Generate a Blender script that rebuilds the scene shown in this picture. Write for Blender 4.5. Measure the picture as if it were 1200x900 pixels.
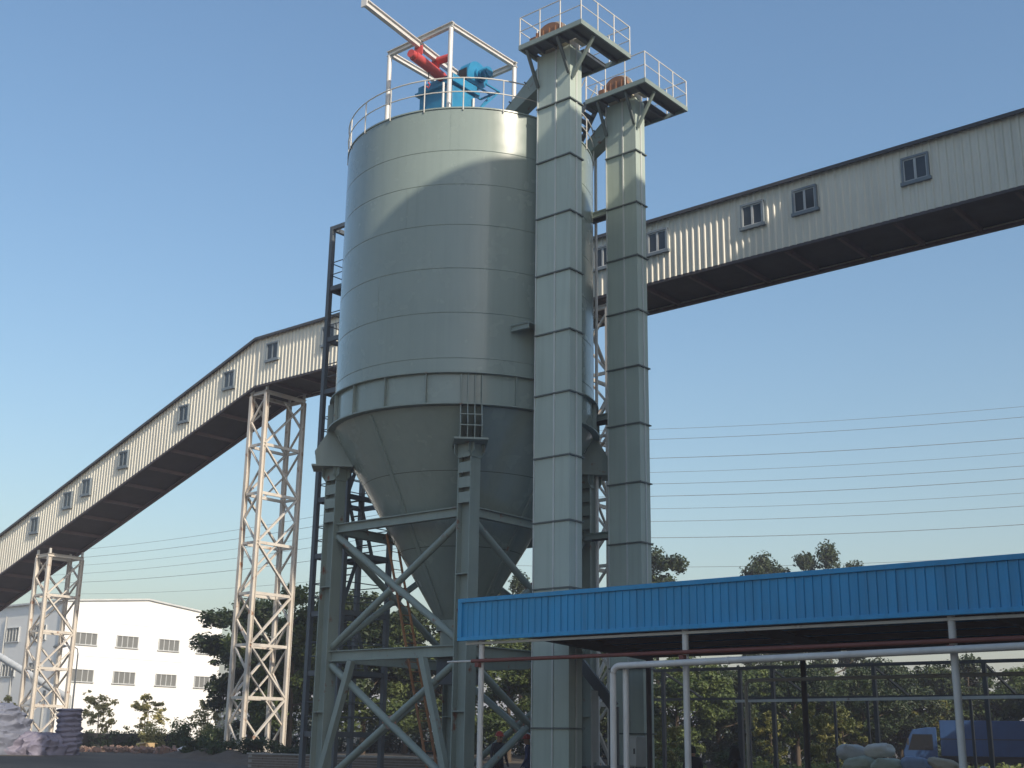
import bpy, bmesh, math, random
from mathutils import Vector, Matrix, noise
R_ = math.radians
sc = bpy.context.scene
for o in list(bpy.data.objects):
    bpy.data.objects.remove(o)
COL = sc.collection

# ------------------------------------------------------------------ camera
CAM = Vector((28.39, -30.95, 1.5))
PITCH, ROLL, AZ, FPX = R_(16.06), R_(0.875), R_(-40.3), 1461.0
fw = Vector((math.sin(AZ)*math.cos(PITCH), math.cos(AZ)*math.cos(PITCH), math.sin(PITCH)))
rt = Vector((math.cos(AZ), -math.sin(AZ), 0)); up = rt.cross(fw)
rt2 = rt*math.cos(ROLL) + up*math.sin(ROLL); up2 = -rt*math.sin(ROLL) + up*math.cos(ROLL)
cd = bpy.data.cameras.new('camera'); cam = bpy.data.objects.new('camera', cd); COL.objects.link(cam)
m = Matrix((rt2, up2, -fw)).transposed().to_4x4(); m.translation = CAM; cam.matrix_world = m
cd.sensor_width = 36; cd.lens = 36*FPX/1200; cd.clip_start = .1; cd.clip_end = 4000
sc.camera = cam

# ------------------------------------------------------------------ sky and sun
SUN_AZ, SUN_EL = R_(-11), R_(34)            # azimuth from +X, elevation
sdir = Vector((math.cos(SUN_EL)*math.cos(SUN_AZ), math.cos(SUN_EL)*math.sin(SUN_AZ), math.sin(SUN_EL)))
w = bpy.data.worlds.new('World'); sc.world = w; w.use_nodes = True
nt = w.node_tree; nt.nodes.clear()
sky = nt.nodes.new('ShaderNodeTexSky'); sky.sky_type = 'NISHITA'; sky.sun_disc = False
sky.sun_elevation = SUN_EL; sky.sun_rotation = math.pi/2 - SUN_AZ
sky.altitude = 50; sky.air_density = 1.5; sky.dust_density = 2.5; sky.ozone_density = 3.0
bg = nt.nodes.new('ShaderNodeBackground'); bg.inputs[1].default_value = .124
wo = nt.nodes.new('ShaderNodeOutputWorld')
hsv = nt.nodes.new('ShaderNodeHueSaturation'); hsv.inputs['Saturation'].default_value = 1.13; hsv.inputs['Value'].default_value = 1.0
nt.links.new(sky.outputs[0], hsv.inputs['Color']); nt.links.new(hsv.outputs[0], bg.inputs[0]); nt.links.new(bg.outputs[0], wo.inputs[0])
sd = bpy.data.lights.new('sun', 'SUN'); sd.energy = 3.9; sd.angle = R_(.6); sd.color = (1, .88, .72)
so = bpy.data.objects.new('sun', sd); COL.objects.link(so); so.location = (60, -20, 60)
so.rotation_euler = sdir.to_track_quat('Z', 'Y').to_euler()
sc.view_settings.view_transform = 'Standard'; sc.view_settings.look = 'None'
sc.view_settings.exposure = 0.42; sc.view_settings.gamma = 1.0; sc.view_settings.use_curve_mapping = False

# ------------------------------------------------------------------ materials
MATS = {}
def paint(name, col, rough=.5, col2=None, var=.5, scale=1.5, streak=0, rust=None, rust_amt=0, bump=0, bscale=40, metal=0, coat=0, orand=0):
    """procedural paint: base colour broken by noise, vertical streaks of dirt and patches of rust"""
    if name in MATS: return MATS[name]
    mt = bpy.data.materials.new(name); mt.use_nodes = True; n = mt.node_tree; b = n.nodes['Principled BSDF']
    b.inputs['Roughness'].default_value = rough; b.inputs['Metallic'].default_value = metal
    b.inputs['Coat Weight'].default_value = coat
    geo = n.nodes.new('ShaderNodeNewGeometry')
    def nz(sc_, det, vec):
        t = n.nodes.new('ShaderNodeTexNoise'); t.inputs['Scale'].default_value = sc_; t.inputs['Detail'].default_value = det
        n.links.new(vec, t.inputs['Vector']); return t.outputs['Fac']
    def ramp(s, a, c):
        r = n.nodes.new('ShaderNodeMapRange'); r.inputs[1].default_value = a; r.inputs[2].default_value = c
        n.links.new(s, r.inputs[0]); return r.outputs[0]
    def mix(f, a, c):
        x = n.nodes.new('ShaderNodeMix'); x.data_type = 'RGBA'
        n.links.new(f, x.inputs[0])
        for k, q in ((6, a), (7, c)):
            if isinstance(q, tuple): x.inputs[k].default_value = (*q, 1)
            else: n.links.new(q, x.inputs[k])
        return x.outputs[2]
    if col2 is None: col2 = tuple(c*.78 for c in col)
    f = ramp(nz(scale, 6, geo.outputs['Position']), .5-.4*var, .5+.4*var)
    c = mix(f, tuple(col), tuple(col2))
    if streak:
        mp = n.nodes.new('ShaderNodeMapping'); mp.inputs['Scale'].default_value = (4, 4, .18)
        n.links.new(geo.outputs['Position'], mp.inputs[0])
        s = ramp(nz(1.6, 5, mp.outputs[0]), .48, .85)
        k = n.nodes.new('ShaderNodeMath'); k.operation = 'MULTIPLY'; k.inputs[1].default_value = streak; n.links.new(s, k.inputs[0])
        c = mix(k.outputs[0], c, tuple(x*.45 for x in col))
    if rust:
        s = ramp(nz(2.3, 8, geo.outputs['Position']), .66-rust_amt*.3, .74-rust_amt*.3)
        c = mix(s, c, tuple(rust))
    if orand:
        oi = n.nodes.new('ShaderNodeObjectInfo'); hs_ = n.nodes.new('ShaderNodeHueSaturation')
        q = n.nodes.new('ShaderNodeMapRange'); q.inputs[3].default_value = 1-orand; q.inputs[4].default_value = 1+orand
        n.links.new(oi.outputs['Random'], q.inputs[0]); n.links.new(q.outputs[0], hs_.inputs['Value']); n.links.new(c, hs_.inputs['Color']); c = hs_.outputs[0]
    n.links.new(c, b.inputs['Base Color'])
    rr = ramp(nz(scale*3, 4, geo.outputs['Position']), 0, 1)
    rm = n.nodes.new('ShaderNodeMapRange'); rm.inputs[3].default_value = max(.03, rough-.1); rm.inputs[4].default_value = min(1, rough+.12)
    n.links.new(rr, rm.inputs[0]); n.links.new(rm.outputs[0], b.inputs['Roughness'])
    if bump:
        bp = n.nodes.new('ShaderNodeBump'); bp.inputs['Strength'].default_value = bump; bp.inputs['Distance'].default_value = .03
        n.links.new(nz(bscale, 5, geo.outputs['Position']), bp.inputs['Height']); n.links.new(bp.outputs[0], b.inputs['Normal'])
    MATS[name] = mt; return mt
def leafmat(name, a, b_, yel=None):
    mt = bpy.data.materials.new(name); mt.use_nodes = True; n = mt.node_tree; b = n.nodes['Principled BSDF']
    geo = n.nodes.new('ShaderNodeNewGeometry')
    t = n.nodes.new('ShaderNodeTexNoise'); t.inputs['Scale'].default_value = .7; t.inputs['Detail'].default_value = 4
    n.links.new(geo.outputs['Position'], t.inputs[0])
    r = n.nodes.new('ShaderNodeValToRGB'); r.color_ramp.elements[0].position = .35; r.color_ramp.elements[1].position = .68
    r.color_ramp.elements[0].color = (*a, 1); r.color_ramp.elements[1].color = (*b_, 1)
    n.links.new(t.outputs['Fac'], r.inputs[0]); n.links.new(r.outputs[0], b.inputs['Base Color'])
    b.inputs['Roughness'].default_value = .55
    tr = n.nodes.new('ShaderNodeBsdfTranslucent'); n.links.new(r.outputs[0], tr.inputs[0])
    ms = n.nodes.new('ShaderNodeMixShader'); ms.inputs[0].default_value = .38
    n.links.new(b.outputs[0], ms.inputs[1]); n.links.new(tr.outputs[0], ms.inputs[2])
    n.links.new(ms.outputs[0], n.nodes['Material Output'].inputs[0])
    return mt
def glassmat(name, col, rough=.08):
    mt = bpy.data.materials.new(name); mt.use_nodes = True; b = mt.node_tree.nodes['Principled BSDF']
    b.inputs['Base Color'].default_value = (*col, 1); b.inputs['Roughness'].default_value = rough
    b.inputs['Specular IOR Level'].default_value = .7
    return mt
RUST = (.18, .055, .025)
M_SILO = paint('silo_paint', (.258, .315, .288), .24, (.225, .278, .255), .7, .45, .18, bump=.10, bscale=1.1, coat=.25)
M_ELEV = paint('elevator_paint', (.44, .515, .455), .42, (.39, .46, .41), .6, .7, .3, bump=.14, bscale=1.6, orand=.05)
M_RIB = paint('rib_paint', (.60, .63, .60), .4, (.50, .53, .51), .6, 1.2, .1)
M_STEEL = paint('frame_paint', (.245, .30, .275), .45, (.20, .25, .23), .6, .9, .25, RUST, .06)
M_BEAMSHADE = paint('shaded_frame_paint', (.10, .12, .135), .5, (.075, .09, .105), .6, .9, .2)  # frame paint with shade put into the colour; also serves dark stair steel
M_FLANGE = paint('flange_paint', (.12, .145, .14), .5, None, .5, 1)
M_GALV = paint('galvanised', (.58, .57, .53), .42, (.46, .45, .42), .6, 2, .2, RUST, .0)
M_WHITE = paint('trestle_white', (.64, .60, .54), .45, (.50, .45, .39), .6, 1.1, .3, (.34, .20, .13), .12)
M_CLAD = paint('cladding_cream', (.76, .73, .625), .42, (.69, .655, .555), .7, .35, .35)
M_TRIM = paint('dark_trim', (.06, .06, .065), .5)
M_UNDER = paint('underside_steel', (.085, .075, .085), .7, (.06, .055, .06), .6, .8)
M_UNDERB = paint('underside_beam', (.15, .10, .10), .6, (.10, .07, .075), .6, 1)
M_WFRAME = paint('window_frame', (.20, .24, .27), .45)
M_WLITE = paint('window_sash', (.55, .57, .57), .4)
M_GLASS = paint('window_glass', (.05, .062, .075), .14, (.03, .038, .046), .8, 2.5, .3, orand=.45)
M_BLUE = paint('canopy_blue', (.010, .29, .60), .36, (.014, .25, .49), .8, .9, .5, orand=.05)
M_BLUE2 = paint('fan_blue', (.02, .24, .43), .38, (.018, .17, .33), .6, 2, .25)
M_RED = paint('hoist_red', (.56, .075, .075), .45, (.42, .06, .055), .7, 3, .2)
M_RUSTP = paint('red_oxide', (.19, .055, .042), .6, (.13, .04, .032), .7, 2)
M_PIPE = paint('pipe_white', (.66, .65, .63), .35, (.56, .54, .52), .6, 2, .2)
M_YEL = paint('ladder_yellow', (.38, .17, .07), .6, (.25, .11, .05), .7, 3)
M_BROWN = paint('rust_brown', (.27, .135, .07), .6, (.19, .09, .05), .8, 4)
M_CREAM = paint('cream_cover', (.62, .56, .44), .5, (.5, .43, .33), .7, 3, .2)
M_WALLW = paint('building_white', (.80, .80, .78), .5, (.76, .76, .74), .6, .3, .06)
M_CONC = paint('concrete', (.36, .34, .31), .85, (.27, .255, .235), .8, 1.2, bump=.3)
M_BRICKW = paint('low_wall', (.20, .155, .12), .85, (.15, .12, .095), .8, 1.2, bump=.3)
M_TARP = paint('tarp_grey', (.17, .185, .24), .6, (.115, .125, .165), .9, 1.6, bump=.2, bscale=12)
M_TARP2 = paint('tarp_mauve', (.20, .185, .245), .6, (.14, .13, .175), .8, 1.4, bump=.2, bscale=12)
M_TARPW = paint('tarp_white', (.62, .63, .66), .55, (.5, .5, .53), .7, 3)
M_CARD = paint('cardboard', (.55, .40, .22), .8, (.48, .34, .18))
M_BRK = paint('rubble_red', (.26, .13, .095), .9, (.20, .17, .145), 1, 5)
M_BARK = paint('bark', (.10, .075, .05), .9, (.06, .045, .032), .8, 6, bump=.5)
M_BLACK = paint('black_rubber', (.02, .02, .022), .7)
M_BOX = paint('cabinet_grey', (.45, .46, .45), .5)
L_DARK = leafmat('leaf_dark', (.022, .042, .016), (.062, .09, .03))
L_MID = leafmat('leaf_mid', (.05, .085, .024), (.14, .18, .05))
L_GRASS = leafmat('leaf_grass', (.10, .14, .035), (.22, .25, .07))
L_YEL = leafmat('leaf_yellow', (.10, .12, .03), (.24, .22, .06))
L_OLIVE = leafmat('leaf_olive', (.30, .29, .11), (.50, .44, .19))
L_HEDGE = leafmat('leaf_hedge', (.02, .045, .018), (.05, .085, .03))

# ------------------------------------------------------------------ mesh helpers
def frame_of(p, q, upv=(0, 0, 1)):
    z = (Vector(q)-Vector(p)); L = z.length; z.normalize()
    u = Vector(upv)
    if abs(z.dot(u)) > .98: u = Vector((0, 1, 0))
    x = u.cross(z).normalized(); y = z.cross(x)
    return x, y, z, L
class MB:
    def __init__(s): s.v = []; s.f = []
    def add(s, vs, fs):
        o = len(s.v); s.v += [tuple(a) for a in vs]; s.f += [tuple(i+o for i in f) for f in fs]; return s
    def box(s, x0, x1, y0, y1, z0, z1):
        return s.add([(x0,y0,z0),(x1,y0,z0),(x1,y1,z0),(x0,y1,z0),(x0,y0,z1),(x1,y0,z1),(x1,y1,z1),(x0,y1,z1)],
                     [(3,2,1,0),(4,5,6,7),(0,1,5,4),(1,2,6,5),(2,3,7,6),(3,0,4,7)])
    def beam(s, p, q, w, h, upv=(0,0,1)):
        x, y, z, L = frame_of(p, q, upv); p = Vector(p); q = Vector(q)
        c = [(-w/2,-h/2),(w/2,-h/2),(w/2,h/2),(-w/2,h/2)]
        return s.add([b+x*a+y*d for b in (p, q) for a, d in c], [(3,2,1,0),(4,5,6,7),(0,1,5,4),(1,2,6,5),(2,3,7,6),(3,0,4,7)])
    def ibeam(s, p, q, w, h, t=.025, upv=(0,0,1)):
        x, y, z, L = frame_of(p, q, upv); p = Vector(p); q = Vector(q)
        for k in (-1, 1): s.beam(p+y*k*(h/2-t/2), q+y*k*(h/2-t/2), w, t, upv)
        return s.beam(p, q, t*.8, h-2*t, upv)
    def tube(s, p, q, r, n=10, r2=None, caps=True):
        if r2 is None: r2 = r
        x, y, z, L = frame_of(p, q); p = Vector(p); q = Vector(q)
        vs = [b+x*rr*math.cos(2*math.pi*i/n)+y*rr*math.sin(2*math.pi*i/n) for b, rr in ((p, r), (q, r2)) for i in range(n)]
        fs = [(i, (i+1) % n, n+(i+1) % n, n+i) for i in range(n)]
        if caps: fs += [tuple(reversed(range(n))), tuple(range(n, 2*n))]
        return s.add(vs, fs)
    def path(s, pts, r, n=8, closed=False):
        pts = [Vector(p) for p in pts]; N = len(pts); vs = []; rr = r if isinstance(r, (list, tuple)) else [r]*N
        for i, p in enumerate(pts):
            a = pts[i-1] if (i or closed) else p; b = pts[(i+1) % N] if (i < N-1 or closed) else p
            x, y, z, L = frame_of(a, b)
            vs += [p+x*rr[i]*math.cos(2*math.pi*k/n)+y*rr[i]*math.sin(2*math.pi*k/n) for k in range(n)]
        fs = []
        for i in range(N if closed else N-1):
            j = (i+1) % N
            fs += [(i*n+k, i*n+(k+1) % n, j*n+(k+1) % n, j*n+k) for k in range(n)]
        if not closed: fs += [tuple(reversed(range(n))), tuple(range((N-1)*n, N*n))]
        return s.add(vs, fs)
    def revolve(s, prof, n=96, c=(0,0)):
        m_ = len(prof)
        vs = [(c[0]+r*math.cos(2*math.pi*i/n), c[1]+r*math.sin(2*math.pi*i/n), z) for i in range(n) for r, z in prof]
        fs = [(i*m_+k, ((i+1) % n)*m_+k, ((i+1) % n)*m_+k+1, i*m_+k+1) for i in range(n) for k in range(m_-1)]
        return s.add(vs, fs)
    def prism(s, poly, o, ex, ey, ez, t):
        """polygon (a,b) in the plane o + a*ex + b*ey, thickness t along ez (centred)"""
        o, ex, ey, ez = (Vector(k) for k in (o, ex, ey, ez)); n = len(poly)
        vs = [o+ex*a+ey*b+ez*k*t/2 for k in (-1, 1) for a, b in poly]
        return s.add(vs, [tuple(reversed(range(n))), tuple(range(n, 2*n))]+[(i, (i+1) % n, n+(i+1) % n, n+i) for i in range(n)])
    def build(s, name, mat, parent=None, smooth=None, bevel=0):
        me = bpy.data.meshes.new(name); o0 = origin(parent)
        me.from_pydata([(a-o0[0], b-o0[1], c-o0[2]) for a, b, c in s.v], [], s.f)
        bm = bmesh.new(); bm.from_mesh(me); bmesh.ops.recalc_face_normals(bm, faces=bm.faces); bm.to_mesh(me); bm.free()
        me.materials.append(mat)
        if smooth:
            for p in me.polygons: p.use_smooth = True
            me.set_sharp_from_angle(angle=R_(smooth))
        o = bpy.data.objects.new(name, me); COL.objects.link(o)
        if parent: o.parent = parent
        if bevel:
            bv = o.modifiers.new('bevel', 'BEVEL'); bv.width = bevel; bv.segments = 2; bv.limit_method = 'ANGLE'
        return o
def origin(o):
    x = Vector((0, 0, 0))
    while o is not None: x += o.location; o = o.parent
    return x
def tag(o, label, cat=None, group=None, kind=None):
    if label: o['label'] = label
    if cat: o['category'] = cat
    if group: o['group'] = group
    if kind: o['kind'] = kind
    return o
def thing(name, label, cat, loc=(0,0,0), group=None):
    o = bpy.data.objects.new(name, None); COL.objects.link(o); o.location = loc; o.empty_display_size = .5
    return tag(o, label, cat, group)
def inst(src, parent, loc=None, rz=None, scale=None, name=None):
    c = src.copy(); COL.objects.link(c); c.parent = parent
    if loc is not None: c.location = loc
    if rz is not None: c.rotation_euler = (0, 0, rz)
    if scale is not None: c.scale = scale
    return c
def copy_tree(src, loc, rz=0, scale=(1,1,1)):
    c = src.copy(); COL.objects.link(c); c.location = loc; c.rotation_euler = (0,0,rz); c.scale = scale
    for ch in src.children:
        d = ch.copy(); COL.objects.link(d); d.parent = c
        for g in ch.children:
            e = g.copy(); COL.objects.link(e); e.parent = d
    return c
rnd = random.Random(7)

# ------------------------------------------------------------------ ground
def gz(x, y=0):
    t = min(max((-x-8)/22, 0), 1); return .7*t*t*(3-2*t)
def make_ground():
    xs = [-1500,-700,-300,-150,-100,-80]+[-70+2*i for i in range(60)]+[60,90,150,300,700,1500]
    ys = [-1500,-700,-300,-150,-90,-60]+[-44+2*i for i in range(70)]+[110,150,300,700,1500]
    vs = []
    for y in ys:
        for x in xs:
            z = gz(x)
            if -70 < x < 30 and 0 < y < 90: z += .06*noise.noise((x*.3, y*.3, 0))
            vs.append((x, y, z))
    n = len(xs); fs = [(j*n+i, j*n+i+1, (j+1)*n+i+1, (j+1)*n+i) for j in range(len(ys)-1) for i in range(n-1)]
    b = MB(); b.add(vs, fs)
    mt = bpy.data.materials.new('ground_mat'); mt.use_nodes = True; n_ = mt.node_tree; p = n_.nodes['Principled BSDF']
    geo = n_.nodes.new('ShaderNodeNewGeometry')
    def nz(s_, d): 
        t = n_.nodes.new('ShaderNodeTexNoise'); t.inputs['Scale'].default_value = s_; t.inputs['Detail'].default_value = d
        n_.links.new(geo.outputs['Position'], t.inputs[0]); return t.outputs['Fac']
    r = n_.nodes.new('ShaderNodeValToRGB'); e = r.color_ramp.elements
    e[0].position = .35; e[0].color = (.048, .043, .037, 1); e[1].position = .7; e[1].color = (.105, .09, .07, 1)
    n_.links.new(nz(.25, 8), r.inputs[0]); n_.links.new(r.outputs[0], p.inputs['Base Color']); p.inputs['Roughness'].default_value = .9
    bp = n_.nodes.new('ShaderNodeBump'); bp.inputs['Strength'].default_value = .5; bp.inputs['Distance'].default_value = .05
    n_.links.new(nz(6, 6), bp.inputs['Height']); n_.links.new(bp.outputs[0], p.inputs['Normal'])
    tag(b.build('ground', mt, None, 60), 'grey packed earth and concrete yard around the silo', kind='structure')
make_ground()

# ------------------------------------------------------------------ mill building beyond the right edge (throws the big shadow)
def mill_building():
    x0, x1, y0, y1 = 26.0, 46.0, -16.0, 20.0
    def zr(x, y): return 18.1+.662*(26-.24)-.148*(y+4.48)
    t = thing('mill_building', 'tall cream clad mill building where the overhead gallery ends', 'building', (36, 4, 0))
    b = MB()
    za, zb = zr(x0, y0), zr(x0, y1)
    b.add([(x0,y0,0),(x1,y0,0),(x1,y1,0),(x0,y1,0),(x0,y0,za-.25),(x1,y0,za-.25),(x1,y1,zb-.25),(x0,y1,zb-.25)],
          [(0,1,5,4),(1,2,6,5),(2,3,7,6),(3,0,4,7)])
    b.build('wall', M_CLAD, t)
    r = MB(); r.add([(x0,y0,za-.25),(x1,y0,za-.25),(x1,y1,zb-.25),(x0,y1,zb-.25),(x0,y0,za),(x1,y0,za),(x1,y1,zb),(x0,y1,zb)],
          [(3,2,1,0),(4,5,6,7),(0,1,5,4),(1,2,6,5),(2,3,7,6),(3,0,4,7)])
    r.build('roof', M_TRIM, t)
    proto = None
    for fl in range(7):
        for k in range(5):
            y = y0+3+k*6.2; z = 5+fl*4
            if z > zr(x0, y)-4: continue
            if proto is None:
                proto = MB().box(x0-.05, x0+.02, y-.9, y+.9, z, z+1.4).build('window', M_GLASS, t); pl = (y, z)
            else: inst(proto, t, (0, y-pl[0], z-pl[1]))
mill_building()

# ------------------------------------------------------------------ silo
RS = 4.487
ZT = 21.85
SEAMS = [12.62, 13.117, 14.637, 16.145, 17.657, 19.09, 20.31, ZT]
def cone_r(z): return 4.47-(11.6-z)*.598
silo = thing('storage_silo', 'large grey green cylindrical silo with conical hopper on four braced legs', 'silo')
for i in range(7):
    z0, z1 = SEAMS[i], SEAMS[i+1]; g = .014
    MB().revolve([(RS-.03,z0),(RS-g,z0),(RS,z0+g),(RS,z1-g),(RS-g,z1),(RS-.03,z1)], 128).build('shell_course', M_SILO, silo, 30)
MB().revolve([(RS-.04,12.0),(RS-.04,ZT-.02)], 96).build('light_block_shell', M_BLACK, silo, 30)  # unseen black liner added to block light behind the shell seams
MB().revolve([(RS-.03,ZT+.001),(RS+.03,ZT+.001),(RS+.03,ZT+.05),(RS-.1,ZT+.05),(2,ZT+.32),(.01,ZT+.36)], 96).build('roof', M_SILO, silo, 20)
seam = []
for k, (i, a) in enumerate(((6,-56.5),(6,-22.5),(5,-22.5),(4,-75),(3,-48),(2,-88),(1,-40))):   # vertical weld seams
    b = MB(); x, y = math.cos(R_(a)), math.sin(R_(a))
    b.beam((RS*x, RS*y, SEAMS[i]+.02), (RS*x, RS*y, SEAMS[i+1]-.02), .018, .012, (x, y, 0)); b.build('weld_seam', M_SILO, silo)
# belt girder
MB().revolve([(RS-.02,12.60),(RS+.17,12.60),(RS+.17,12.635),(RS-.02,12.635)], 128).build('belt_ring', M_STEEL, silo, 30)
MB().revolve([(RS-.3,11.58),(RS+.19,11.58),(RS+.19,11.625),(RS-.3,11.625)], 128).build('belt_ring', M_STEEL, silo, 30)
MB().revolve([(RS+.03,11.627),(RS+.03,12.598)], 128).build('belt', M_SILO, silo, 30)
for q in range(4):
    for d in (18, 36, 54, 72):
        a = R_(-45+90*q+d); x, y = math.cos(a), math.sin(a)
        MB().beam(((RS+.09)*x,(RS+.09)*y,11.627),((RS+.09)*x,(RS+.09)*y,12.598),.02,.12,(x,y,0)).build('stiffener', M_STEEL, silo)
# hopper
g = .012
for za, zb in ((9.75, 11.578), (7.55, 9.75), (5.35, 7.55)):
    MB().revolve([(cone_r(za+.008),za+.008),(cone_r(zb-.008),zb-.008)], 128).build('hopper_course', M_SILO, silo, 10)
MB().revolve([(cone_r(5.4)-.03,5.4),(cone_r(11.5)-.03,11.5)], 96).build('hopper_liner', M_BLACK, silo, 10)
MB().revolve([(cone_r(5.35)-.05,5.0),(cone_r(5.35)+.02,5.0),(cone_r(5.35)+.02,5.349),(cone_r(5.35)-.05,5.349)],40).build('outlet_ring', M_STEEL, silo, 30)
MB().revolve([(.62,4.2),(.62,4.999)],32).build('outlet_spout', M_STEEL, silo, 30)
MB().revolve([(.62,4.15),(.8,4.15),(.8,4.199),(.62,4.199)],32).build('outlet_flange', M_FLANGE, silo, 30)
MB().box(-.5,.5,-.5,.5,3.3,4.149).build('slide_gate', M_BEAMSHADE, silo)
for a in (-90, 0, 90, 180):
    a = R_(a); x, y = math.cos(a), math.sin(a)
    MB().beam((cone_r(11.5)*x+.03*x,cone_r(11.5)*y+.03*y,11.5),(cone_r(5.5)*x+.03*x,cone_r(5.5)*y+.03*y,5.5),.12,.05,(x,y,.5)).build('hopper_rib', M_STEEL, silo)
# leg brackets, legs
LA = 3.05
def bracket(sx, sy):
    e = Vector((sx, sy, 0)).normalized(); tgt = Vector((-e.y, e.x, 0))
    br = None
    for k, off in enumerate((-.33, -.11, .11, .33)):
        poly = [(RS+.035,12.595),(RS+.2,12.5),(RS+.2,11.5),(5.05,10.9),(4.98,10.43),(3.7,10.43),(cone_r(11.5)-.03,11.5),(RS+.035,11.63)]
        b = MB().prism(poly, tgt*off, e, (0,0,1), tgt, .03)
        o = b.build('bracket_plate', M_STEEL, silo)
    for z, r in ((11.2, 4.87), (10.82, 5.02)):
        p = e*(r+.0)+Vector((0,0,z)); MB().beam(p-tgt*.36, p+tgt*.36, .05, .03).build('bracket_bar', M_STEEL, silo)
    MB().beam(e*3.75+Vector((0,0,10.39)), e*5.12+Vector((0,0,10.39)), 1.05, .06).build('cap_plate', M_STEEL, silo)
for sx in (-1, 1):
    for sy in (-1, 1):
        bracket(sx, sy)
        cx, cy = sx*LA, sy*LA
        leg = MB()
        for k in (-1, 1): leg.box(cx+k*.25-.018, cx+k*.25+.018, cy-.22, cy+.22, gz(cx)-.1, 10.358)
        leg.box(cx-.231, cx+.231, cy-.018, cy+.018, gz(cx)-.1, 10.357)
        leg = leg.build('leg', M_STEEL, silo)
        MB().box(cx-.45, cx+.45, cy-.45, cy+.45, gz(cx)-.1, .12).build('footing', M_CONC, leg)
        for k in (-1, 1):
            for j in range(3): MB().box(cx-.229, cx+.229, cy+k*.2-.012, cy+k*.2+.012, 8.52+.47*j, 8.85+.47*j).build('batten_plate', M_STEEL, leg)
            for z in (2.35, 6.35): MB().box(cx-.229, cx+.229, cy+k*.12-.1, cy+k*.12+.1, z, z+.03).build('stiffener_plate', M_STEEL, leg)
            MB().prism([(-.2,9.93),(.2,9.93),(.42,10.1),(.42,10.357),(-.42,10.357),(-.42,10.1)],(cx,cy+k*.24,0),(1,0,0),(0,0,1),(0,1,0),.03).build('haunch_plate', M_STEEL, leg)
            MB().prism([(-.2,9.93),(.2,9.93),(.38,10.1),(.38,10.356),(-.38,10.356),(-.38,10.1)],(cx+k*.285,cy,0),(0,1,0),(0,0,1),(1,0,0),.03).build('haunch_plate', M_STEEL, leg)
e = LA-.27
JOINT = paint('joint_primer', (.40, .11, .06), .6, (.24, .30, .28), 1.0, 7)
def face(fn, mat, vstruts, hb):
    """one braced side of the leg frame; fn maps (along, z) to a point"""
    for z0, z1 in ((8.15, 8.45), (3.95, 4.29)):
        MB().ibeam(fn(-e, (z0+z1)/2), fn(e, (z0+z1)/2), .22, z1-z0, .03).build('tie_beam', mat, silo)
    for (za, zb) in ((8.02, 4.42), (3.83, .25)):
        MB().tube(fn(-e, za), fn(e, zb), .115, 14).build('brace', mat, silo, 40)
        c = .04
        MB().tube(fn(-e, zb), fn(-.14, (za+zb)/2-.09), .112, 14).build('brace', mat, silo, 40)
        MB().tube(fn(.14, (za+zb)/2+.09), fn(e, za), .112, 14).build('brace', mat, silo, 40)
        p = Vector(fn(0, (za+zb)/2))
        MB().prism([(-.3,0),(-.08,-.2),(.25,-.14),(.3,.05),(.08,.22),(-.25,.15)], p, Vector(fn(1,0))-Vector(fn(0,0)), (0,0,1), (Vector(fn(1,0))-Vector(fn(0,0))).cross(Vector((0,0,1))), .02).build('gusset', JOINT, silo)
    if vstruts:
        for a, b_ in ((-1.65, -2.95), (1.5, 2.75)):
            MB().beam(Vector(fn(a, 3.94))+hb, Vector(fn(b_, .1))+hb, .2, .2).build('strut', mat, silo)
face(lambda t, z: (t, -LA, z), M_STEEL, True, Vector((0,-.17,0)))
face(lambda t, z: (LA, t, z), M_STEEL, False, None)
face(lambda t, z: (t, LA, z), M_STEEL, False, None)
face(lambda t, z: (-LA, t, z), M_STEEL, False, None)
# roof guard rail
def ring_rail(r, z, h, a_list):
    rail = MB()
    pts = [(r*math.cos(2*math.pi*i/72), r*math.sin(2*math.pi*i/72), z+h) for i in range(72)]
    rail.path(pts, .024, 6, True)
    gr = rail.build('guard_rail', M_GALV, silo, 60)
    MB().path([(a, b_, z+h*.52) for a, b_, c in pts], .02, 6, True).build('mid_rail', M_GALV, gr, 60)
    for a in a_list:
        x, y = r*math.cos(R_(a)), r*math.sin(R_(a))
        MB().tube((x,y,z-.12),(x,y,z+h),.024,6).build('post', M_GALV, gr, 60)
ring_rail(RS+.03, ZT+.05, 1.08, [i*360/21 for i in range(21)])
# conduit on the shaded side
tag(MB().tube((3.4,3.12,.0),(3.4,3.12,22.6),.055,10).build('drain_pipe', M_PIPE, None, 60), 'pale vertical pipe running up behind the right edge of the silo', 'pipe')

# hoist frame on the roof
HF = thing('hoist_frame', 'white tubular steel portal frame with overhanging rail on the silo roof', 'frame', (.4,-1.5,ZT))
HX0, HX1, HY0, HY1, HZ = -1.1, 1.92, -3.3, .12, 25.45
for x in (HX0, HX1):
    for y in (HY0, HY1): MB().tube((x,y,ZT+.03),(x,y,HZ-.1),.085,14).build('post', M_PIPE, HF, 60)
for y in (HY0, HY1): MB().ibeam((HX0-.1,y,HZ),(HX1+.1,y,HZ),.14,.2,.03).build('cross_beam', M_GALV, HF)
for x in (HX0, HX1): MB().ibeam((x,HY0+.08,HZ-.001),(x,HY1-.08,HZ-.001),.14,.196,.03).build('side_beam', M_PIPE, HF)
mr = MB().ibeam((.88,-6.4,25.2),(-.05,.1,25.2),.16,.26,.035).build('monorail', M_PIPE, HF)
MB().beam((.89,-6.46,25.2),(.885,-6.41,25.2),.24,.36).build('end_stop', M_PIPE, mr)
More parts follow.
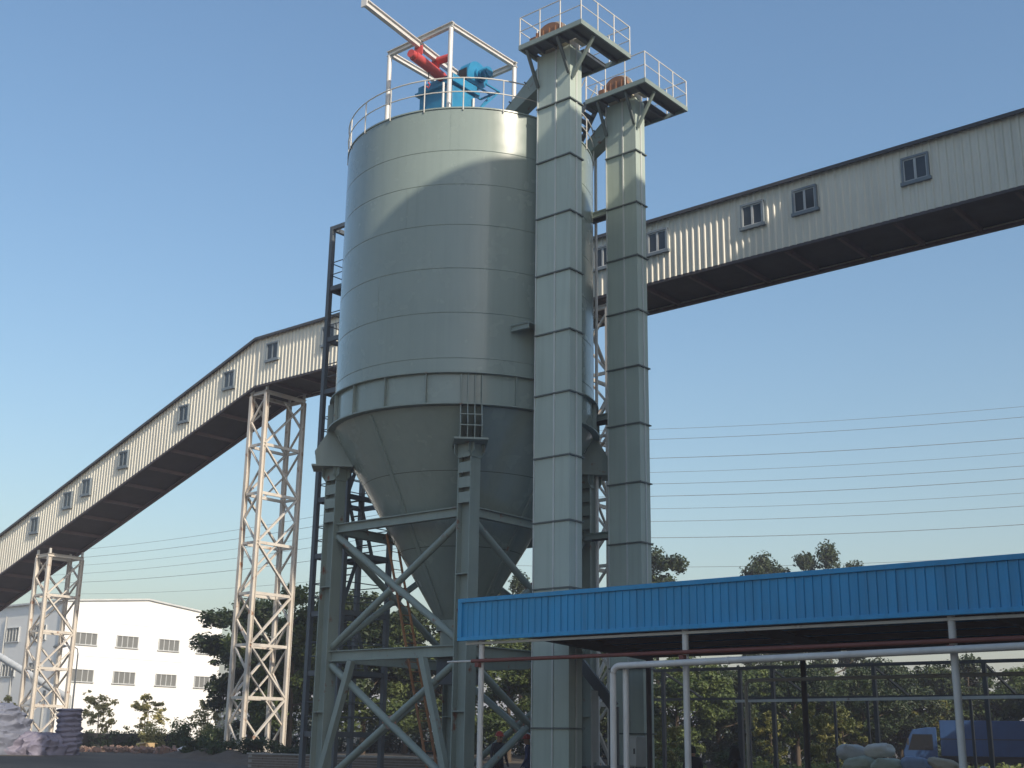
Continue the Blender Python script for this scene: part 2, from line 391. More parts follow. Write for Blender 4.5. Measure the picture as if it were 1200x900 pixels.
HO = thing('electric_hoist', 'red electric hoist hanging under the overhanging roof rail', 'hoist', (.35,-2.6,25))
hd = Vector((-.93,6.5,0)).normalized(); hc = Vector((.42,-3.1,24.62)); hs = Vector((hd.y,-hd.x,0))
MB().tube(hc-hd*.55,hc+hd*1.15,.19,20).build('drum', M_RED, HO, 40)
MB().tube(hc-hd*.75,hc-hd*.551,.15,20).build('end_cap', M_RED, HO, 40)
MB().tube(hc+hd*1.151,hc+hd*1.3,.17,20).build('motor', M_RED, HO, 40)
MB().tube(hc+hd*.75+hs*.1+Vector((0,0,.42)),hc+hd*.75+hs*.62+Vector((0,0,.42)),.14,16).build('trolley_motor', M_RED, HO, 40)
for k in (-.3, .75):
    MB().beam(hc+hd*k+Vector((0,0,.15)),hc+hd*k+Vector((0,0,.5)),.34,.05,hd).build('trolley_plate', M_RED, HO)
MB().tube(hc+hd*.35,hc+hd*.35-Vector((0,0,.62)),.02,6).build('cable', M_BLACK, HO)
MB().path([hc+hd*.35+Vector((0,0,-.62)),hc+hd*.35+hs*.08+Vector((0,0,-.72)),hc+hd*.35+Vector((0,0,-.82)),hc+hd*.35-hs*.09+Vector((0,0,-.74))],.028,6).build('hook', M_RED, HO, 60)

# dust collector and fan
DC = thing('dust_collector', 'blue box dust collector with fan standing on the silo roof', 'dust collector', (0,-1.3,ZT))
MB().box(-.85,.80,-1.95,-.75,ZT+.03,24.2).build('housing', M_BLUE2, DC, bevel=.015)
MB().box(-.98,.93,-2.08,-.62,24.201,24.32).build('lid_flange', M_BLUE2, DC, bevel=.01)
MB().box(-.9,.85,-2.0,-.7,24.321,24.58).build('lid', M_BLUE2, DC, bevel=.02)
MB().box(-.93,.88,-2.03,-.67,23.05,23.17).build('band', M_BLUE2, DC)
for x in (-.5,0,.45): MB().box(x-.03,x+.03,-2.0,-1.951,ZT+.1,23.04).build('panel_rib', M_BLUE2, DC)
MB().tube((-1.02,-1.9,23.3),(-.851,-1.9,23.3),.14,14).build('air_tank', M_BLUE2, DC, 40)
def fan():
    c = Vector((.55,-.55,25.12)); b = MB(); n = 28; pr = []
    for i in range(n+1):
        a = R_(-70+250*i/n); r = .46+.12*i/n; pr.append((r*math.cos(a), r*math.sin(a)))
    pr += [(-.62,.12),(-.62,-.46)]
    b.prism(pr, c, (0,1,0), (0,0,1), (1,0,0), .46); b.build('fan_housing', M_BLUE2, DC, 35)
    MB().box(c.x-.19,c.x+.19,c.y-.64,c.y-.621,c.z-.40,c.z+.08).build('outlet', M_BLACK, DC)  # black plate stands for the shaded inside of the fan opening
    MB().tube(c+Vector((.232,0,0)),c+Vector((.34,0,0)),.27,20).build('inlet_ring', M_BLUE2, DC, 40)
    MB().tube(c+Vector((.341,0,0)),c+Vector((.75,0,0)),.19,16).build('fan_motor', M_BLUE2, DC, 40)
    for k in range(6): MB().tube(c+Vector((.42+.05*k,0,0)),c+Vector((.435+.05*k,0,0)),.215,16).build('cooling_fin', M_BLUE2, DC, 40)
    for a, b_ in (((.7,-.74,23.4),(.75,.1,24.55)),((1.05,-.74,23.6),(1.15,.1,24.55)),((.3,.1,24.6),(1.25,.1,24.6)),((.82,-.62,24.61),(.82,.1,24.61)),((1.2,-.62,24.61),(1.2,.1,24.61)),((.3,-.62,24.61),(.3,.1,24.61))):
        MB().beam(a,b_,.06,.06).build('fan_support', M_BLUE2, DC)
    for dx in (.28,.5,.7):
        MB().path([c+Vector((dx,.25*math.cos(k),.25*math.sin(k)-.1)) for k in (0,1,2,3,4)],.02,5).build('guard_bar', M_BLUE2, DC)
    MB().tube((.86,-.9,23.2),(.86,-.9,24.0),.05,8).build('duct', M_PIPE, DC, 60)
fan()
tag(MB().tube((.92,-2.55,ZT+.05),(.92,-2.55,23.9),.045,8).build('vent_pipe', M_PIPE, None, 60),'slim white vent pipe in front of the blue dust collector','pipe')

# ------------------------------------------------------------------ bucket elevators
def elevator(x0, x1, y0, y1, zf, deck, label, platlabel):
    t = thing('bucket_elevator', label, 'elevator', ((x0+x1)/2,(y0+y1)/2,0), 'bucket elevators beside the silo')
    xm = x0+(x1-x0)*.56; ym = y0+(y1-y0)*.52
    secs = [(-.05, zf[-1])] if zf[-1] > .3 else []
    zl = sorted(zf)
    bounds = [-.05]+zl+[23.86]
    for i in range(len(bounds)-1):
        a, b_ = bounds[i], bounds[i+1]
        s = MB().box(x0,x1,y0,y1,a+.022,b_-.022).build('casing_section', M_ELEV, t, bevel=.008)
        # angle iron stiffeners
        MB().box(xm-.028,xm+.028,y0-.03,y0-.001,a+.022,b_-.022).build('rib', M_RIB, s)
        MB().box(x1+.001,x1+.03,ym-.028,ym+.028,a+.022,b_-.022).build('rib', M_RIB, s)
        MB().box(x0-.035,x0-.001,y0-.03,y0+.03,a+.022,b_-.022).build('rib', M_RIB, s)
        if i: MB().box(x0-.055,x1+.055,y0-.055,y1+.055,a-.021,a+.021).build('flange', M_FLANGE, s)
    # deck with an opening round the casing
    dx0, dx1, dy0, dy1 = deck; z = 23.96
    for q in ((dx0,dx1,dy0,y0-.06),(dx0,x0-.06,y0-.06,y1+.06),(x1+.28,dx1,y0-.06,y1+.06),(dx0,x1+.06,y1+.06,dy1),(x1+.34,dx1,y1+.06,dy1)):
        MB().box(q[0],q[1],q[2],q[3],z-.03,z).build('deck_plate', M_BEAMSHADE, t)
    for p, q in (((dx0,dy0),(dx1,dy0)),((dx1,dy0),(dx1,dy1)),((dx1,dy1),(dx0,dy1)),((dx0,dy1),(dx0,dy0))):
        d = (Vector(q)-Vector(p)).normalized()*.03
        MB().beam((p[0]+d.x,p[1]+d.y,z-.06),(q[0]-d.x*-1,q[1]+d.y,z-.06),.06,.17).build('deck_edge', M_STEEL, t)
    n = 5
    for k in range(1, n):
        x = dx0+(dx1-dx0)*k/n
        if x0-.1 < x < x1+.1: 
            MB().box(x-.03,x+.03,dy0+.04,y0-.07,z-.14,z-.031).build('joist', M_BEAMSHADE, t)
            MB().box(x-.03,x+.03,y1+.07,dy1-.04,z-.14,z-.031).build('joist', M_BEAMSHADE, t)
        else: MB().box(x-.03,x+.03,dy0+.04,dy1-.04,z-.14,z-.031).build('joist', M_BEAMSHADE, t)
    # knee braces, the shaded ones given a darker colour
    for p, q in (((x0+.02,y0-.04,22.65),(x0+.02,dy0+.1,z-.15)),((x1-.02,y0-.04,22.75),(x1-.02,dy0+.1,z-.15)),((x1+.04,y0+.06,22.62),(dx1-.1,y0+.06,z-.15)),((x0+.02,y1+.04,22.75),(x0+.02,dy1-.1,z-.15))):
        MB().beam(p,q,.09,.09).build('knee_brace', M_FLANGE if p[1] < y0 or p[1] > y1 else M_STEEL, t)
    # guard rail
    per = [(dx0,dy0),(dx1,dy0),(dx1,dy1),(dx0,dy1)]
    top = MB().path([(a,b_,z+1.08) for a, b_ in per], .022, 6, True).build('guard_rail', M_GALV, t, 60)
    MB().path([(a,b_,z+.56) for a, b_ in per], .018, 6, True).build('mid_rail', M_GALV, top, 60)
    for i in range(4):
        p, q = Vector(per[i]), Vector(per[(i+1) % 4])
        for k in range(3):
            c = p.lerp(q, k/3); MB().tube((c.x,c.y,z),(c.x,c.y,z+1.08),.024,6).build('post', M_GALV, top, 60)
    # head casing: arched hood, side guard and drive
    def arch(e_, h_):
        xa, xb = x0-e_, x1+e_-.12; xc = (xa+xb)/2; hw = (xb-xa)/2
        return [(xa,z+.005),(xb,z+.005)]+[(xc+hw*math.cos(R_(a)), z+.3+h_*math.sin(R_(a))) for a in range(0,181,12)]
    MB().prism(arch(0,.55),(0,(y0+y1)/2+.02,0),(1,0,0),(0,0,1),(0,1,0),y1-y0+.06).build('head_hood', M_CREAM, t, 35)
    MB().prism(arch(.07,.62),(0,y0-.05,0),(1,0,0),(0,0,1),(0,1,0),.06).build('hood_flange', M_CREAM, t, 35)
    MB().prism(arch(-.03,.52),(0,y0-.17,0),(1,0,0),(0,0,1),(0,1,0),.17).build('drive_guard', M_BROWN, t, 35)
    for k in range(5):
        xx = x0+.12+(x1-x0-.3)*k/4; MB().box(xx-.03,xx+.03,y0-.285,y0-.258,z+.02,z+.62).build('guard_slat', M_BROWN, t)
    MB().box(x0+.02,x0+.3,y0-.55,y0-.29,z+.02,z+.32).build('gear_box', M_BROWN, t, bevel=.03)
    MB().box(x1+.05,x1+.3,y0+.05,y1-.05,z+.01,z+.55).build('inspection_box', M_CREAM, t, bevel=.03)
    # discharge chute to the silo roof
    cy = (y0+y1)/2; X1 = x0-.01; n = Vector((1.55,0,1.35)).normalized()
    yy = y0+.02; tgt = 2.75 if y0 < 0 else 2.6
    ch = MB()
    for p, q in (((X1,23.55),(tgt,22.05)),):
        vs = []
        for (xx, zz), hgt in (((X1,23.5),.75),((tgt,21.98),.6)):
            for ys_ in (yy, y1-.02): vs += [(xx,ys_,zz),(xx,ys_,zz-hgt if xx == X1 else zz-.02)]
        ch.add([(X1,yy,23.5),(X1,y1-.02,23.5),(X1,y1-.02,22.72),(X1,yy,22.72),(tgt,yy,22.05),(tgt,y1-.02,22.05),(tgt+.35,y1-.02,21.93),(tgt+.35,yy,21.93)],
               [(0,1,2,3),(4,5,6,7),(0,3,7,4),(1,2,6,5),(0,1,5,4),(3,2,6,7)])
    c = ch.build('discharge_chute', M_STEEL, t)
    for f in (.3, .65):
        px = X1+(tgt-X1)*f; pz = 23.5+(22.05-23.5)*f
        MB().beam((px,yy-.05,pz+.01),(px,y1+.03,pz+.01),.08,.05,(1,0,1)).build('chute_flange', M_FLANGE, c)
    return t
zf1 = [21.85-1.993*k for k in range(11)]
zf2 = [21.75-1.992*k for k in range(11)]
elevator(4.68,6.02,-1.85,-1.22,zf1,(4.48,7.05,-2.62,.12),'nearer grey green bucket elevator shaft with railed platform in front of the silo',0)
elevator(4.43,5.69,2.40,2.97,zf2,(4.02,6.58,1.72,4.42),'farther grey green bucket elevator shaft right of the nearer one',0)
# access stair between the silo roof and the far platform
ST = thing('access_stair', 'short dark steel stair from the silo roof up to the farther elevator platform', 'stair', (3.2,1.2,ZT))
pa, pb = Vector((2.9,2.05,ZT+.35)), Vector((4.0,2.05,23.9))
for dy in (-.32,.32): MB().beam(pa+Vector((0,dy,0)),pb+Vector((0,dy,0)),.04,.2).build('stringer', M_BEAMSHADE, ST)
for k in range(8):
    p = pa.lerp(pb,(k+.5)/8); MB().box(p.x-.11,p.x+.11,p.y-.3,p.y+.3,p.z-.015,p.z+.015).build('tread', M_BEAMSHADE, ST)
for dy in (-.34,.34):
    MB().tube(pa+Vector((0,dy,1)),pb+Vector((0,dy,1)),.022,6).build('handrail', M_GALV, ST, 60)
    for k in (0,.5,1):
        p = pa.lerp(pb,k)+Vector((0,dy,0)); MB().tube(p,p+Vector((0,0,1)),.02,6).build('post', M_GALV, ST, 60)
# tie platforms between silo shell and elevators
def tie(x0, x1, y0, y1, z, label):
    t = thing('tie_bracket', label, 'bracket', ((x0+x1)/2,(y0+y1)/2,z))
    MB().box(x0,x1,y0,y1,z-.02,z).build('plate', M_STEEL, t)
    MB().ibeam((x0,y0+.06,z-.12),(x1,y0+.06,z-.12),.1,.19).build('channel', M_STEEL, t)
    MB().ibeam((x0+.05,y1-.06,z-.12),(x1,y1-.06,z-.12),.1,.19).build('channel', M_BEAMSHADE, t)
tie(3.95,4.66,-2.25,-1.3,14.3,'steel tie bracket joining the nearer elevator to the silo shell at mid height')
tie(3.3,4.40,2.45,2.95,19.9,'upper steel tie bracket between silo and farther elevator')
tie(3.5,4.40,2.3,2.95,12.3,'middle steel tie bracket between silo and farther elevator')
tie(3.3,4.40,2.5,2.95,8.3,'lowest steel tie bracket between silo and farther elevator')

# ------------------------------------------------------------------ stair tower left of the silo
TW = thing('stair_tower', 'dark steel stair tower standing behind the left side of the silo', 'stair tower', (-6,.6,0))
tx0, tx1, ty0, ty1 = -6.9, -5.25, -.5, 1.75
for x in (tx0, tx1):
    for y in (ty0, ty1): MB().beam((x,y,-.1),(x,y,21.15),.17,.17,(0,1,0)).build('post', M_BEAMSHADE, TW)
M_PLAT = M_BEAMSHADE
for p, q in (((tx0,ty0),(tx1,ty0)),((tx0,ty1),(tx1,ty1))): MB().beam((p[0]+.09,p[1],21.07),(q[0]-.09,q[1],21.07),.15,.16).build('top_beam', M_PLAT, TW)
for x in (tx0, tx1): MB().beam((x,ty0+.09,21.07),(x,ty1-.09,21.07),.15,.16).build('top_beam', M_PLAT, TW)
lv = [1.8+2.1*k for k in range(9)]
for i, z in enumerate(lv):
    side = i % 2
    for p, q in (((tx0+.09,ty0),(tx1-.09,ty0)),((tx0+.09,ty1),(tx1-.09,ty1))): MB().beam((*p,z-.1),(*q,z-.1),.1,.18).build('floor_beam', M_PLAT, TW)
    for x in (tx0, tx1): MB().beam((x,ty0+.09,z-.1),(x,ty1-.09,z-.1),.1,.18).build('floor_beam', M_PLAT, TW)
    ya, yb = (ty0+.05, ty0+.75) if side == 0 else (ty1-.75, ty1-.05)
    MB().box(tx0+.06,tx1-.06,ya,yb,z-.04,z-.005).build('landing', M_PLAT, TW)
    for zz in (.5, 1.0):
        for x in (tx0, tx1): MB().tube((x,ty0,z+zz),(x,ty1,z+zz),.02,6).build('rail', M_PLAT, TW)
        for y in (ty0, ty1): MB().tube((tx0,y,z+zz),(tx1,y,z+zz),.02,6).build('rail', M_PLAT, TW)
    if i < len(lv)-1:
        y1_, y2_ = (ty0+.75, ty1-.75) if side == 0 else (ty1-.75, ty0+.75)
        xs_ = (tx0+.15, tx0+.75) if side == 0 else (tx1-.75, tx1-.15)
        for x in xs_: MB().beam((x,y1_,z-.02),(x,y2_,z+2.08),.03,.16).build('stringer', M_PLAT, TW)
        for k in range(8):
            f = (k+.5)/8; y = y1_+(y2_-y1_)*f; MB().box(xs_[0],xs_[1],y-.09,y+.09,z+2.1*f-.02,z+2.1*f).build('tread', M_PLAT, TW)

# leaning ladder under the hopper
LD = thing('ladder', 'orange steel ladder leaning against the hopper between the legs', 'ladder', (.65,-1.6,0))
la, lb = Vector((.72,-1.62,0)), Vector((-1.72,-1.62,8.2))
for dy in (-.22,.22): MB().beam(la+Vector((0,dy,0)),lb+Vector((0,dy,0)),.05,.07).build('side_rail', M_YEL, LD)
for k in range(1,27):
    p = la.lerp(lb,k/27); MB().tube(p-Vector((0,.2,0)),p+Vector((0,.2,0)),.014,6).build('rung', M_YEL, LD)

# ------------------------------------------------------------------ conveyor gallery
GY0, GY1, KX = 9.0, 12.05, -23.5
def gtop(x): return 22.22 if x >= KX else 22.22+(x-KX)*.3345
GH = 2.63
def gbot(x): return gtop(x)-GH
GA = thing('conveyor_gallery', 'long cream corrugated conveyor gallery passing high behind the silo', 'gallery', (0,10.5,19))
XL, XR = -62.0, 25.95
def corr_wall(xa, xb, y, sgn):
    b = MB(); per = .28; prof = [(0,0),(.15,0),(.19,.045),(.24,.045)]; vs = []; x = xa
    n = int((xb-xa)/per)
    for k in range(n+1):
        for dx, dy in prof:
            xx = xa+k*per+dx
            if xx > xb: break
            vs += [(xx, y+sgn*dy, gbot(xx)), (xx, y+sgn*dy, gtop(xx)-.01)]
    vs += [(xb, y, gbot(xb)), (xb, y, gtop(xb)-.01)]
    b.add(vs, [(2*i, 2*i+2, 2*i+3, 2*i+1) for i in range(len(vs)//2-1)])
    return b
for xa, xb in ((XL, KX), (KX+.001, XR)):
    tag(corr_wall(xa, xb, GY0, -1).build('wall', M_CLAD, GA), None)
    corr_wall(xa, xb, GY1, 1).build('wall', M_CLAD, GA)
    # roof with overhanging eaves
    def sweep(y0, y1, za0, za1, zb):   # cross-section swept along the gallery
        return [(y0, za0), (y1, za1), (y1, za1+zb), (y0, za0+zb)]
    for (ya, yb, za, zb2) in ((GY0-.22, (GY0+GY1)/2, .0, .28), ((GY0+GY1)/2, GY1+.22, .28, .0)):
        vs = []
        for x in (xa, xb):
            vs += [(x,ya,gtop(x)+za),(x,yb,gtop(x)+zb2),(x,yb,gtop(x)+zb2+.05),(x,ya,gtop(x)+za+.05)]
        MB().add(vs,[(0,1,5,4),(1,2,6,5),(2,3,7,6),(3,0,4,7),(3,2,1,0),(4,5,6,7)]).build('roof_sheet', M_TRIM, GA)
    for y in (GY0-.2, GY1+.2):
        MB().beam((xa,y,gtop(xa)-.03),(xb,y,gtop(xb)-.03),.05,.12).build('eave_trim', M_TRIM, GA)
    # floor and edge beams
    vs = []
    for x in (xa, xb): vs += [(x,GY0+.06,gbot(x)+.12),(x,GY1-.06,gbot(x)+.12),(x,GY1-.06,gbot(x)+.2),(x,GY0+.06,gbot(x)+.2)]
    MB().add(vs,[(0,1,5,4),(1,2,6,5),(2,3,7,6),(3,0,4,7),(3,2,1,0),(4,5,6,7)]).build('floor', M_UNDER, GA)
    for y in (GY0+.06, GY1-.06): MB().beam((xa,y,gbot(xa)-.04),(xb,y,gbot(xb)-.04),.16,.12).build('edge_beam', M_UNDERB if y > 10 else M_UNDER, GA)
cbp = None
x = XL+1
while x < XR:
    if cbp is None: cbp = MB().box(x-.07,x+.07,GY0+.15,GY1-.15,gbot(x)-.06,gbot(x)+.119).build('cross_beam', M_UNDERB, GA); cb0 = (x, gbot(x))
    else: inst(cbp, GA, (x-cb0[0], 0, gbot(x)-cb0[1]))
    x += 2.15
def gwin(x, z, wd, hg):
    b = MB(); y = GY0-.05
    f = MB()
    for q in ((x-wd/2,x+wd/2,z+hg/2-.08,z+hg/2),(x-wd/2-.06,x+wd/2+.06,z-hg/2-.06,z-hg/2+.06),(x-wd/2,x-wd/2+.07,z-hg/2+.061,z+hg/2-.081),(x+wd/2-.07,x+wd/2,z-hg/2+.061,z+hg/2-.081)):
        f.box(q[0],q[1],y-.09,y+.04,q[2],q[3])
    f = f.build('window', M_WFRAME, GA)
    for k in (-1, 1):
        xc = x+k*(wd/2-.07)/2; hw = (wd/2-.07)/2-.004
        p = MB().box(xc-hw,xc+hw,y-.03,y-.015,z-hg/2+.065,z+hg/2-.085).build('pane', M_GLASS, f)
        s = MB()
        for q in ((xc-hw,xc-hw+.04,z-hg/2+.065,z+hg/2-.085),(xc+hw-.04,xc+hw,z-hg/2+.065,z+hg/2-.085)): s.box(q[0],q[1],y-.055,y-.031,q[2],q[3])
        for q in ((xc-hw+.041,xc+hw-.041,z-hg/2+.065,z-hg/2+.105),(xc-hw+.041,xc+hw-.041,z+hg/2-.125,z+hg/2-.085)): s.box(q[0],q[1],y-.054,y-.031,q[2],q[3])
        s.build('sash', M_WLITE if x > -10 else M_WFRAME, f)
for x in (-0.5,2.25,6.63,8.85,13.15,18.6,-17.7,-22.1,-6.0,-12.0): gwin(x, 21.27, 1.0, 1.0)
for x, z in ((-25.67,20.32),(-29.6,19.03),(-35.2,17.15),(-38.9,15.93),(-40.85,15.35),(-44.4,14.15)): gwin(x, z, .95, 1.0)
tag(GA.children[0], None)

# trestle towers
def trestle(x0, x1, y0, y1, top, nb, label):
    zb = gz((x0+x1)/2)-.05
    t = thing('trestle_tower', label, 'trestle', ((x0+x1)/2,(y0+y1)/2,zb), 'white lattice towers under the gallery')
    H = top-zb
    for x in (x0, x1):
        for y in (y0, y1):
            MB().ibeam((x,y,zb),(x,y,top-.2),.20,.23,.022,(0,1,0)).build('leg', M_WHITE, t)
            MB().box(x-.06,x+.06,y-.06,y+.06,top+.001,top+.3).build('bearing', M_GALV, t)
    for x in (x0, x1): MB().ibeam((x,y0-.12,top-.1),(x,y1+.12,top-.1),.16,.19,.02).build('cap_beam', M_WHITE, t)
    for y in (y0, y1): MB().ibeam((x0+.09,y,top-.1),(x1-.09,y,top-.1),.14,.18,.02).build('cap_beam', M_WHITE, t)
    zs = [zb+.4+(top-.35-zb-.4)*k/nb for k in range(nb+1)]
    for k in range(nb+1):
        z = zs[k]
        if k < nb:
            for x in (x0, x1): MB().beam((x,y0+.14,z),(x,y1-.14,z),.10,.15).build('strut', M_WHITE, t)
            for y in (y0, y1): MB().beam((x0+.14,y,z),(x1-.14,y,z),.09,.13).build('strut', M_WHITE, t)
            z2 = zs[k+1]; f = k % 2; zm = (z+z2)/2
            for i, x in enumerate((x0, x1)):
                ya, yb = (y0+.08, y1-.08) if (f+i) % 2 else (y1-.08, y0+.08)
                MB().beam((x+.02,ya,z+.05),(x+.02,yb,z2-.05),.09,.14,(1,0,0)).build('diagonal', M_WHITE, t)
                MB().beam((x-.05,yb,zm),(x-.05,(ya+yb)/2,z2-.06 if k % 3 == 0 else z+.06),.07,.09,(1,0,0)).build('diagonal', M_WHITE, t)
            for i, y in enumerate((y0, y1)):
                xa, xb = (x0+.08, x1-.08) if (f+i) % 2 else (x1-.08, x0+.08)
                MB().beam((xa,y,z+.05),(xb,y,zm),.10,.08).build('diagonal', M_WHITE, t)
                MB().beam((xb,y,zm+.03),(xa,y,z2-.05),.10,.08).build('diagonal', M_WHITE, t)
    return t
trestle(-23.87,-22.66,9.2,11.75,19.3,7,'tall white lattice tower carrying the bend of the gallery left of the silo')
trestle(-44.02,-42.64,9.2,11.4,12.3,5,'shorter white lattice tower at the far left behind the tarpaulin heap')
trestle(-1.65,-.44,9.2,11.2,19.25,7,'white lattice tower seen through the gap between the two elevators')

# ------------------------------------------------------------------ blue canopy
CN = thing('loading_canopy', 'open loading canopy with deep bright blue corrugated fascia', 'canopy', (16,-2.5,0))
CX0, CX1, CY0, CY1 = 6.0, 25.8, -6.5, 1.7
FZ0, FZ1 = 4.03, 5.12
panel = None; pw = .205; k = 0; x = CX0+.08
while x+pw < CX1:
    if panel is None:
        b = MB(); pr = [(0,0),(pw-.055,0),(pw-.045,.02),(pw-.018,.02),(pw-.008,0),(pw-.004,0)]
        vs = [(x+a,CY0-d,z) for z in (FZ0+.06,FZ1-.10) for a, d in pr]; n = len(pr)
        b.add(vs,[(i,i+1,n+i+1,n+i) for i in range(n-1)]); panel = b.build('panel', M_BLUE, CN); px0 = x
    else: inst(panel, CN, (x-px0, rnd.uniform(-.004,.004), 0))
    x += pw
MB().box(CX0,CX1,CY0+.03,CY0+.05,FZ0+.02,FZ1-.02).build('fascia_backing', M_BLUE, CN)
MB().box(CX0-.05,CX1,CY0-.06,CY0+.08,FZ1-.11,FZ1).build('top_trim', M_BLUE, CN, bevel=.01)
MB().box(CX0-.05,CX1,CY0-.05,CY0+.07,FZ0,FZ0+.1).build('bottom_trim', M_BLUE, CN, bevel=.01)
MB().box(CX0-.045,CX0+.09,CY0-.055,CY0+.05,FZ0+.101,FZ1-.111).build('end_trim', M_BLUE, CN)
MB().beam((CX0+.01,CY0+.1,4.74),(CX0+.01,CY1,4.30),.06,.16).build('end_trim', M_BLUE, CN)
# roof sheet and purlins
rs = MB(); rs.add([(CX0,CY0+.09,4.72),(CX1,CY0+.09,4.72),(CX1,CY1,4.28),(CX0,CY1,4.28),(CX0,CY0+.09,4.76),(CX1,CY0+.09,4.76),(CX1,CY1,4.32),(CX0,CY1,4.32)],
    [(3,2,1,0),(4,5,6,7),(0,1,5,4),(1,2,6,5),(2,3,7,6),(3,0,4,7)]); rs.build('roof_sheet', M_BLUE, CN)
for j in range(7):
    y = CY0+.5+j*1.25; z = 4.72-(y-CY0-.09)*.0544
    MB().beam((CX0+.05,y,z-.075),(CX1,y,z-.075),.07,.14).build('purlin', M_UNDER, CN)
POSTX = [6.6, 12.78, 18.95, 25.1]
for xx in POSTX:
    MB().ibeam((xx,CY0+.14,4.45),(xx,CY1-.1,4.08),.14,.24,.02).build('rafter', M_UNDER, CN)
    MB().tube((xx,CY0+.2,0),(xx,CY0+.2,4.32),.075,14).build('post', M_PIPE, CN, 60)
    MB().tube((xx if xx != 12.78 else 11.75,CY1-.35,0),(xx if xx != 12.78 else 11.75,CY1-.35,4.0),.08,12).build('post', M_UNDER, CN, 60)
MB().beam((CX0+.1,CY0+.16,3.97),(CX1,CY0+.16,3.97),.08,.06).build('gutter_beam', M_GALV, CN)
MB().beam((CX0+.1,CY1-.05,4.17),(CX1,CY1-.05,4.17),.12,.2).build('eave_beam', M_UNDER, CN)
t = thing('red_pipe', 'red oxide pipe slung along the canopy posts', 'pipe', (15,-6.3,3.5))
MB().tube((6.35,-6.40,3.52),(25.8,-6.40,3.56),.048,10).build('pipe', M_RUSTP, t, 60)
for xx in POSTX[:3]: MB().box(xx-.06,xx+.06,-6.5,-6.37,3.36,3.47).build('clamp', M_RUSTP, t)
MB().tube((5.5,-6.40,3.52),(6.349,-6.40,3.52),.025,8).build('nozzle', M_PIPE, t, 60)
def elbow_pipe(name, label, p0, p1, p2, r, mat):
    t = thing(name, label, 'pipe', (p0[0],p0[1],0)); p0, p1, p2 = Vector(p0), Vector(p1), Vector(p2)
    d1 = (p0-p1).normalized(); d2 = (p2-p1).normalized(); R0 = .22; pts = [p0]
    for k in range(9):
        a = k/8; q = (p1+d1*R0).lerp(p1, a).lerp(p1.lerp(p1+d2*R0, a), a); pts.append(q)
    pts.append(p2)
    MB().path(pts, r, 14).build('pipe', mat, t, 60)
    f = MB(); c = p1+d2*3.1; f.tube(c-d2*.02,c+d2*.02,r+.012,14); f.build('weld_collar', mat, t, 60)
    f = MB(); f.tube(p0,p0+Vector((0,0,.04)),r+.08,12); f.build('base_flange', mat, t, 60)
elbow_pipe('white_pipe', 'thick white pipe rising then running level under the blue fascia', (10.98,-6.62,0),(10.98,-6.62,3.26),(25.8,-6.62,3.45),.075,M_PIPE)
tag(MB().tube((11.22,-6.45,0),(11.22,-6.45,3.27),.07,14).build('white_pipe', M_PIPE, None, 60),'shorter vertical white pipe close behind the bent pipe leg','pipe')
elbow_pipe('back_pipe', 'slim grey bent pipe at the back of the canopy', (10.1,1.05,0),(10.1,1.05,3.3),(25.8,.5,3.3),.05,M_GALV)

# open dark frame shed behind the canopy
FS = thing('open_frame_shed', 'dark slender open shed frame behind the canopy', 'shed frame', (8,14,0))
for xx in (-1.2,2.44,3.9,8.1,12.2,16.5): MB().beam((xx,14,-.05),(xx,14,4.45),.14,.14,(0,1,0)).build('post', M_TRIM, FS)
for xx in (.6,1.1,5.0,6.4,10.5): MB().beam((xx,17,-.05),(xx,17,3.4),.09,.09,(0,1,0)).build('post', M_TRIM, FS)
MB().beam((-4,14,4.5),(22,14,4.5),.12,.12).build('eave_beam', M_TRIM, FS)
MB().beam((-4,17,3.45),(22,17,3.45),.1,.1).build('back_rail', M_TRIM, FS)
for xx in (-1.2,3.9,8.1,12.2): MB().beam((xx,14.07,4.42),(xx,17,3.5),.06,.08).build('rafter', M_TRIM, FS)
tag(MB().beam((5.7,8.0,3.0),(22,6.4,3.0),.06,.09).build('cable_tray', M_GALV, None),'thin grey level rail seen under the canopy roof','rail')
# control cabinet by elevator foot
CB = thing('control_cabinet', 'grey electrical cabinet on a stand at the foot of the elevators', 'cabinet', (7.2,-.2,0))
MB().box(7.05,7.4,-.5,.0,.9,1.75).build('body', M_BOX, CB, bevel=.02)
MB().box(7.04,7.41,-.53,-.501,.93,1.72).build('door', M_BOX, CB, bevel=.01)
MB().box(7.33,7.36,-.56,-.531,1.25,1.4).build('handle', M_BLACK, CB)
for a, b_ in ((7.08,-.45),(7.37,-.45),(7.08,-.05),(7.37,-.05)): MB().box(a-.02,a+.02,b_-.02,b_+.02,0,.899).build('leg', M_BEAMSHADE, CB)
tag(MB().path([(7.2,-.3,.9),(7.25,-.4,.5),(7.15,-.5,.2),(6.9,-.7,.05),(6.5,-1,.03)],.018,6).build('power_cable', M_WHITE, None, 60),'pale cable hanging down from the grey cabinet','cable')
SP = thing('screw_feeder', 'dark feeder drive and panel between the two elevator shafts', 'machine', (6.2,.4,0))
MB().box(5.2,5.9,-.9,2.1,.25,.9).build('trough', M_BEAMSHADE, SP, bevel=.02)
MB().box(6.1,6.14,-.9,-.6,1.0,3.0).build('guard_panel', M_BOX, SP)
MB().box(6.1,6.14,-.9,-.85,0,.999).build('panel_leg', M_BOX, SP)
MB().tube((5.55,1.0,.9),(5.55,1.0,2.6),.16,12).build('inlet_pipe', M_BEAMSHADE, SP, 40)
MB().beam((5.55,1.0,2.61),(4.6,.6,3.9),.3,.3).build('inlet_chute', M_BEAMSHADE, SP)
for y in (-.7,1.9): MB().box(5.3,5.8,y-.05,y+.05,0,.249).build('support', M_BEAMSHADE, SP)

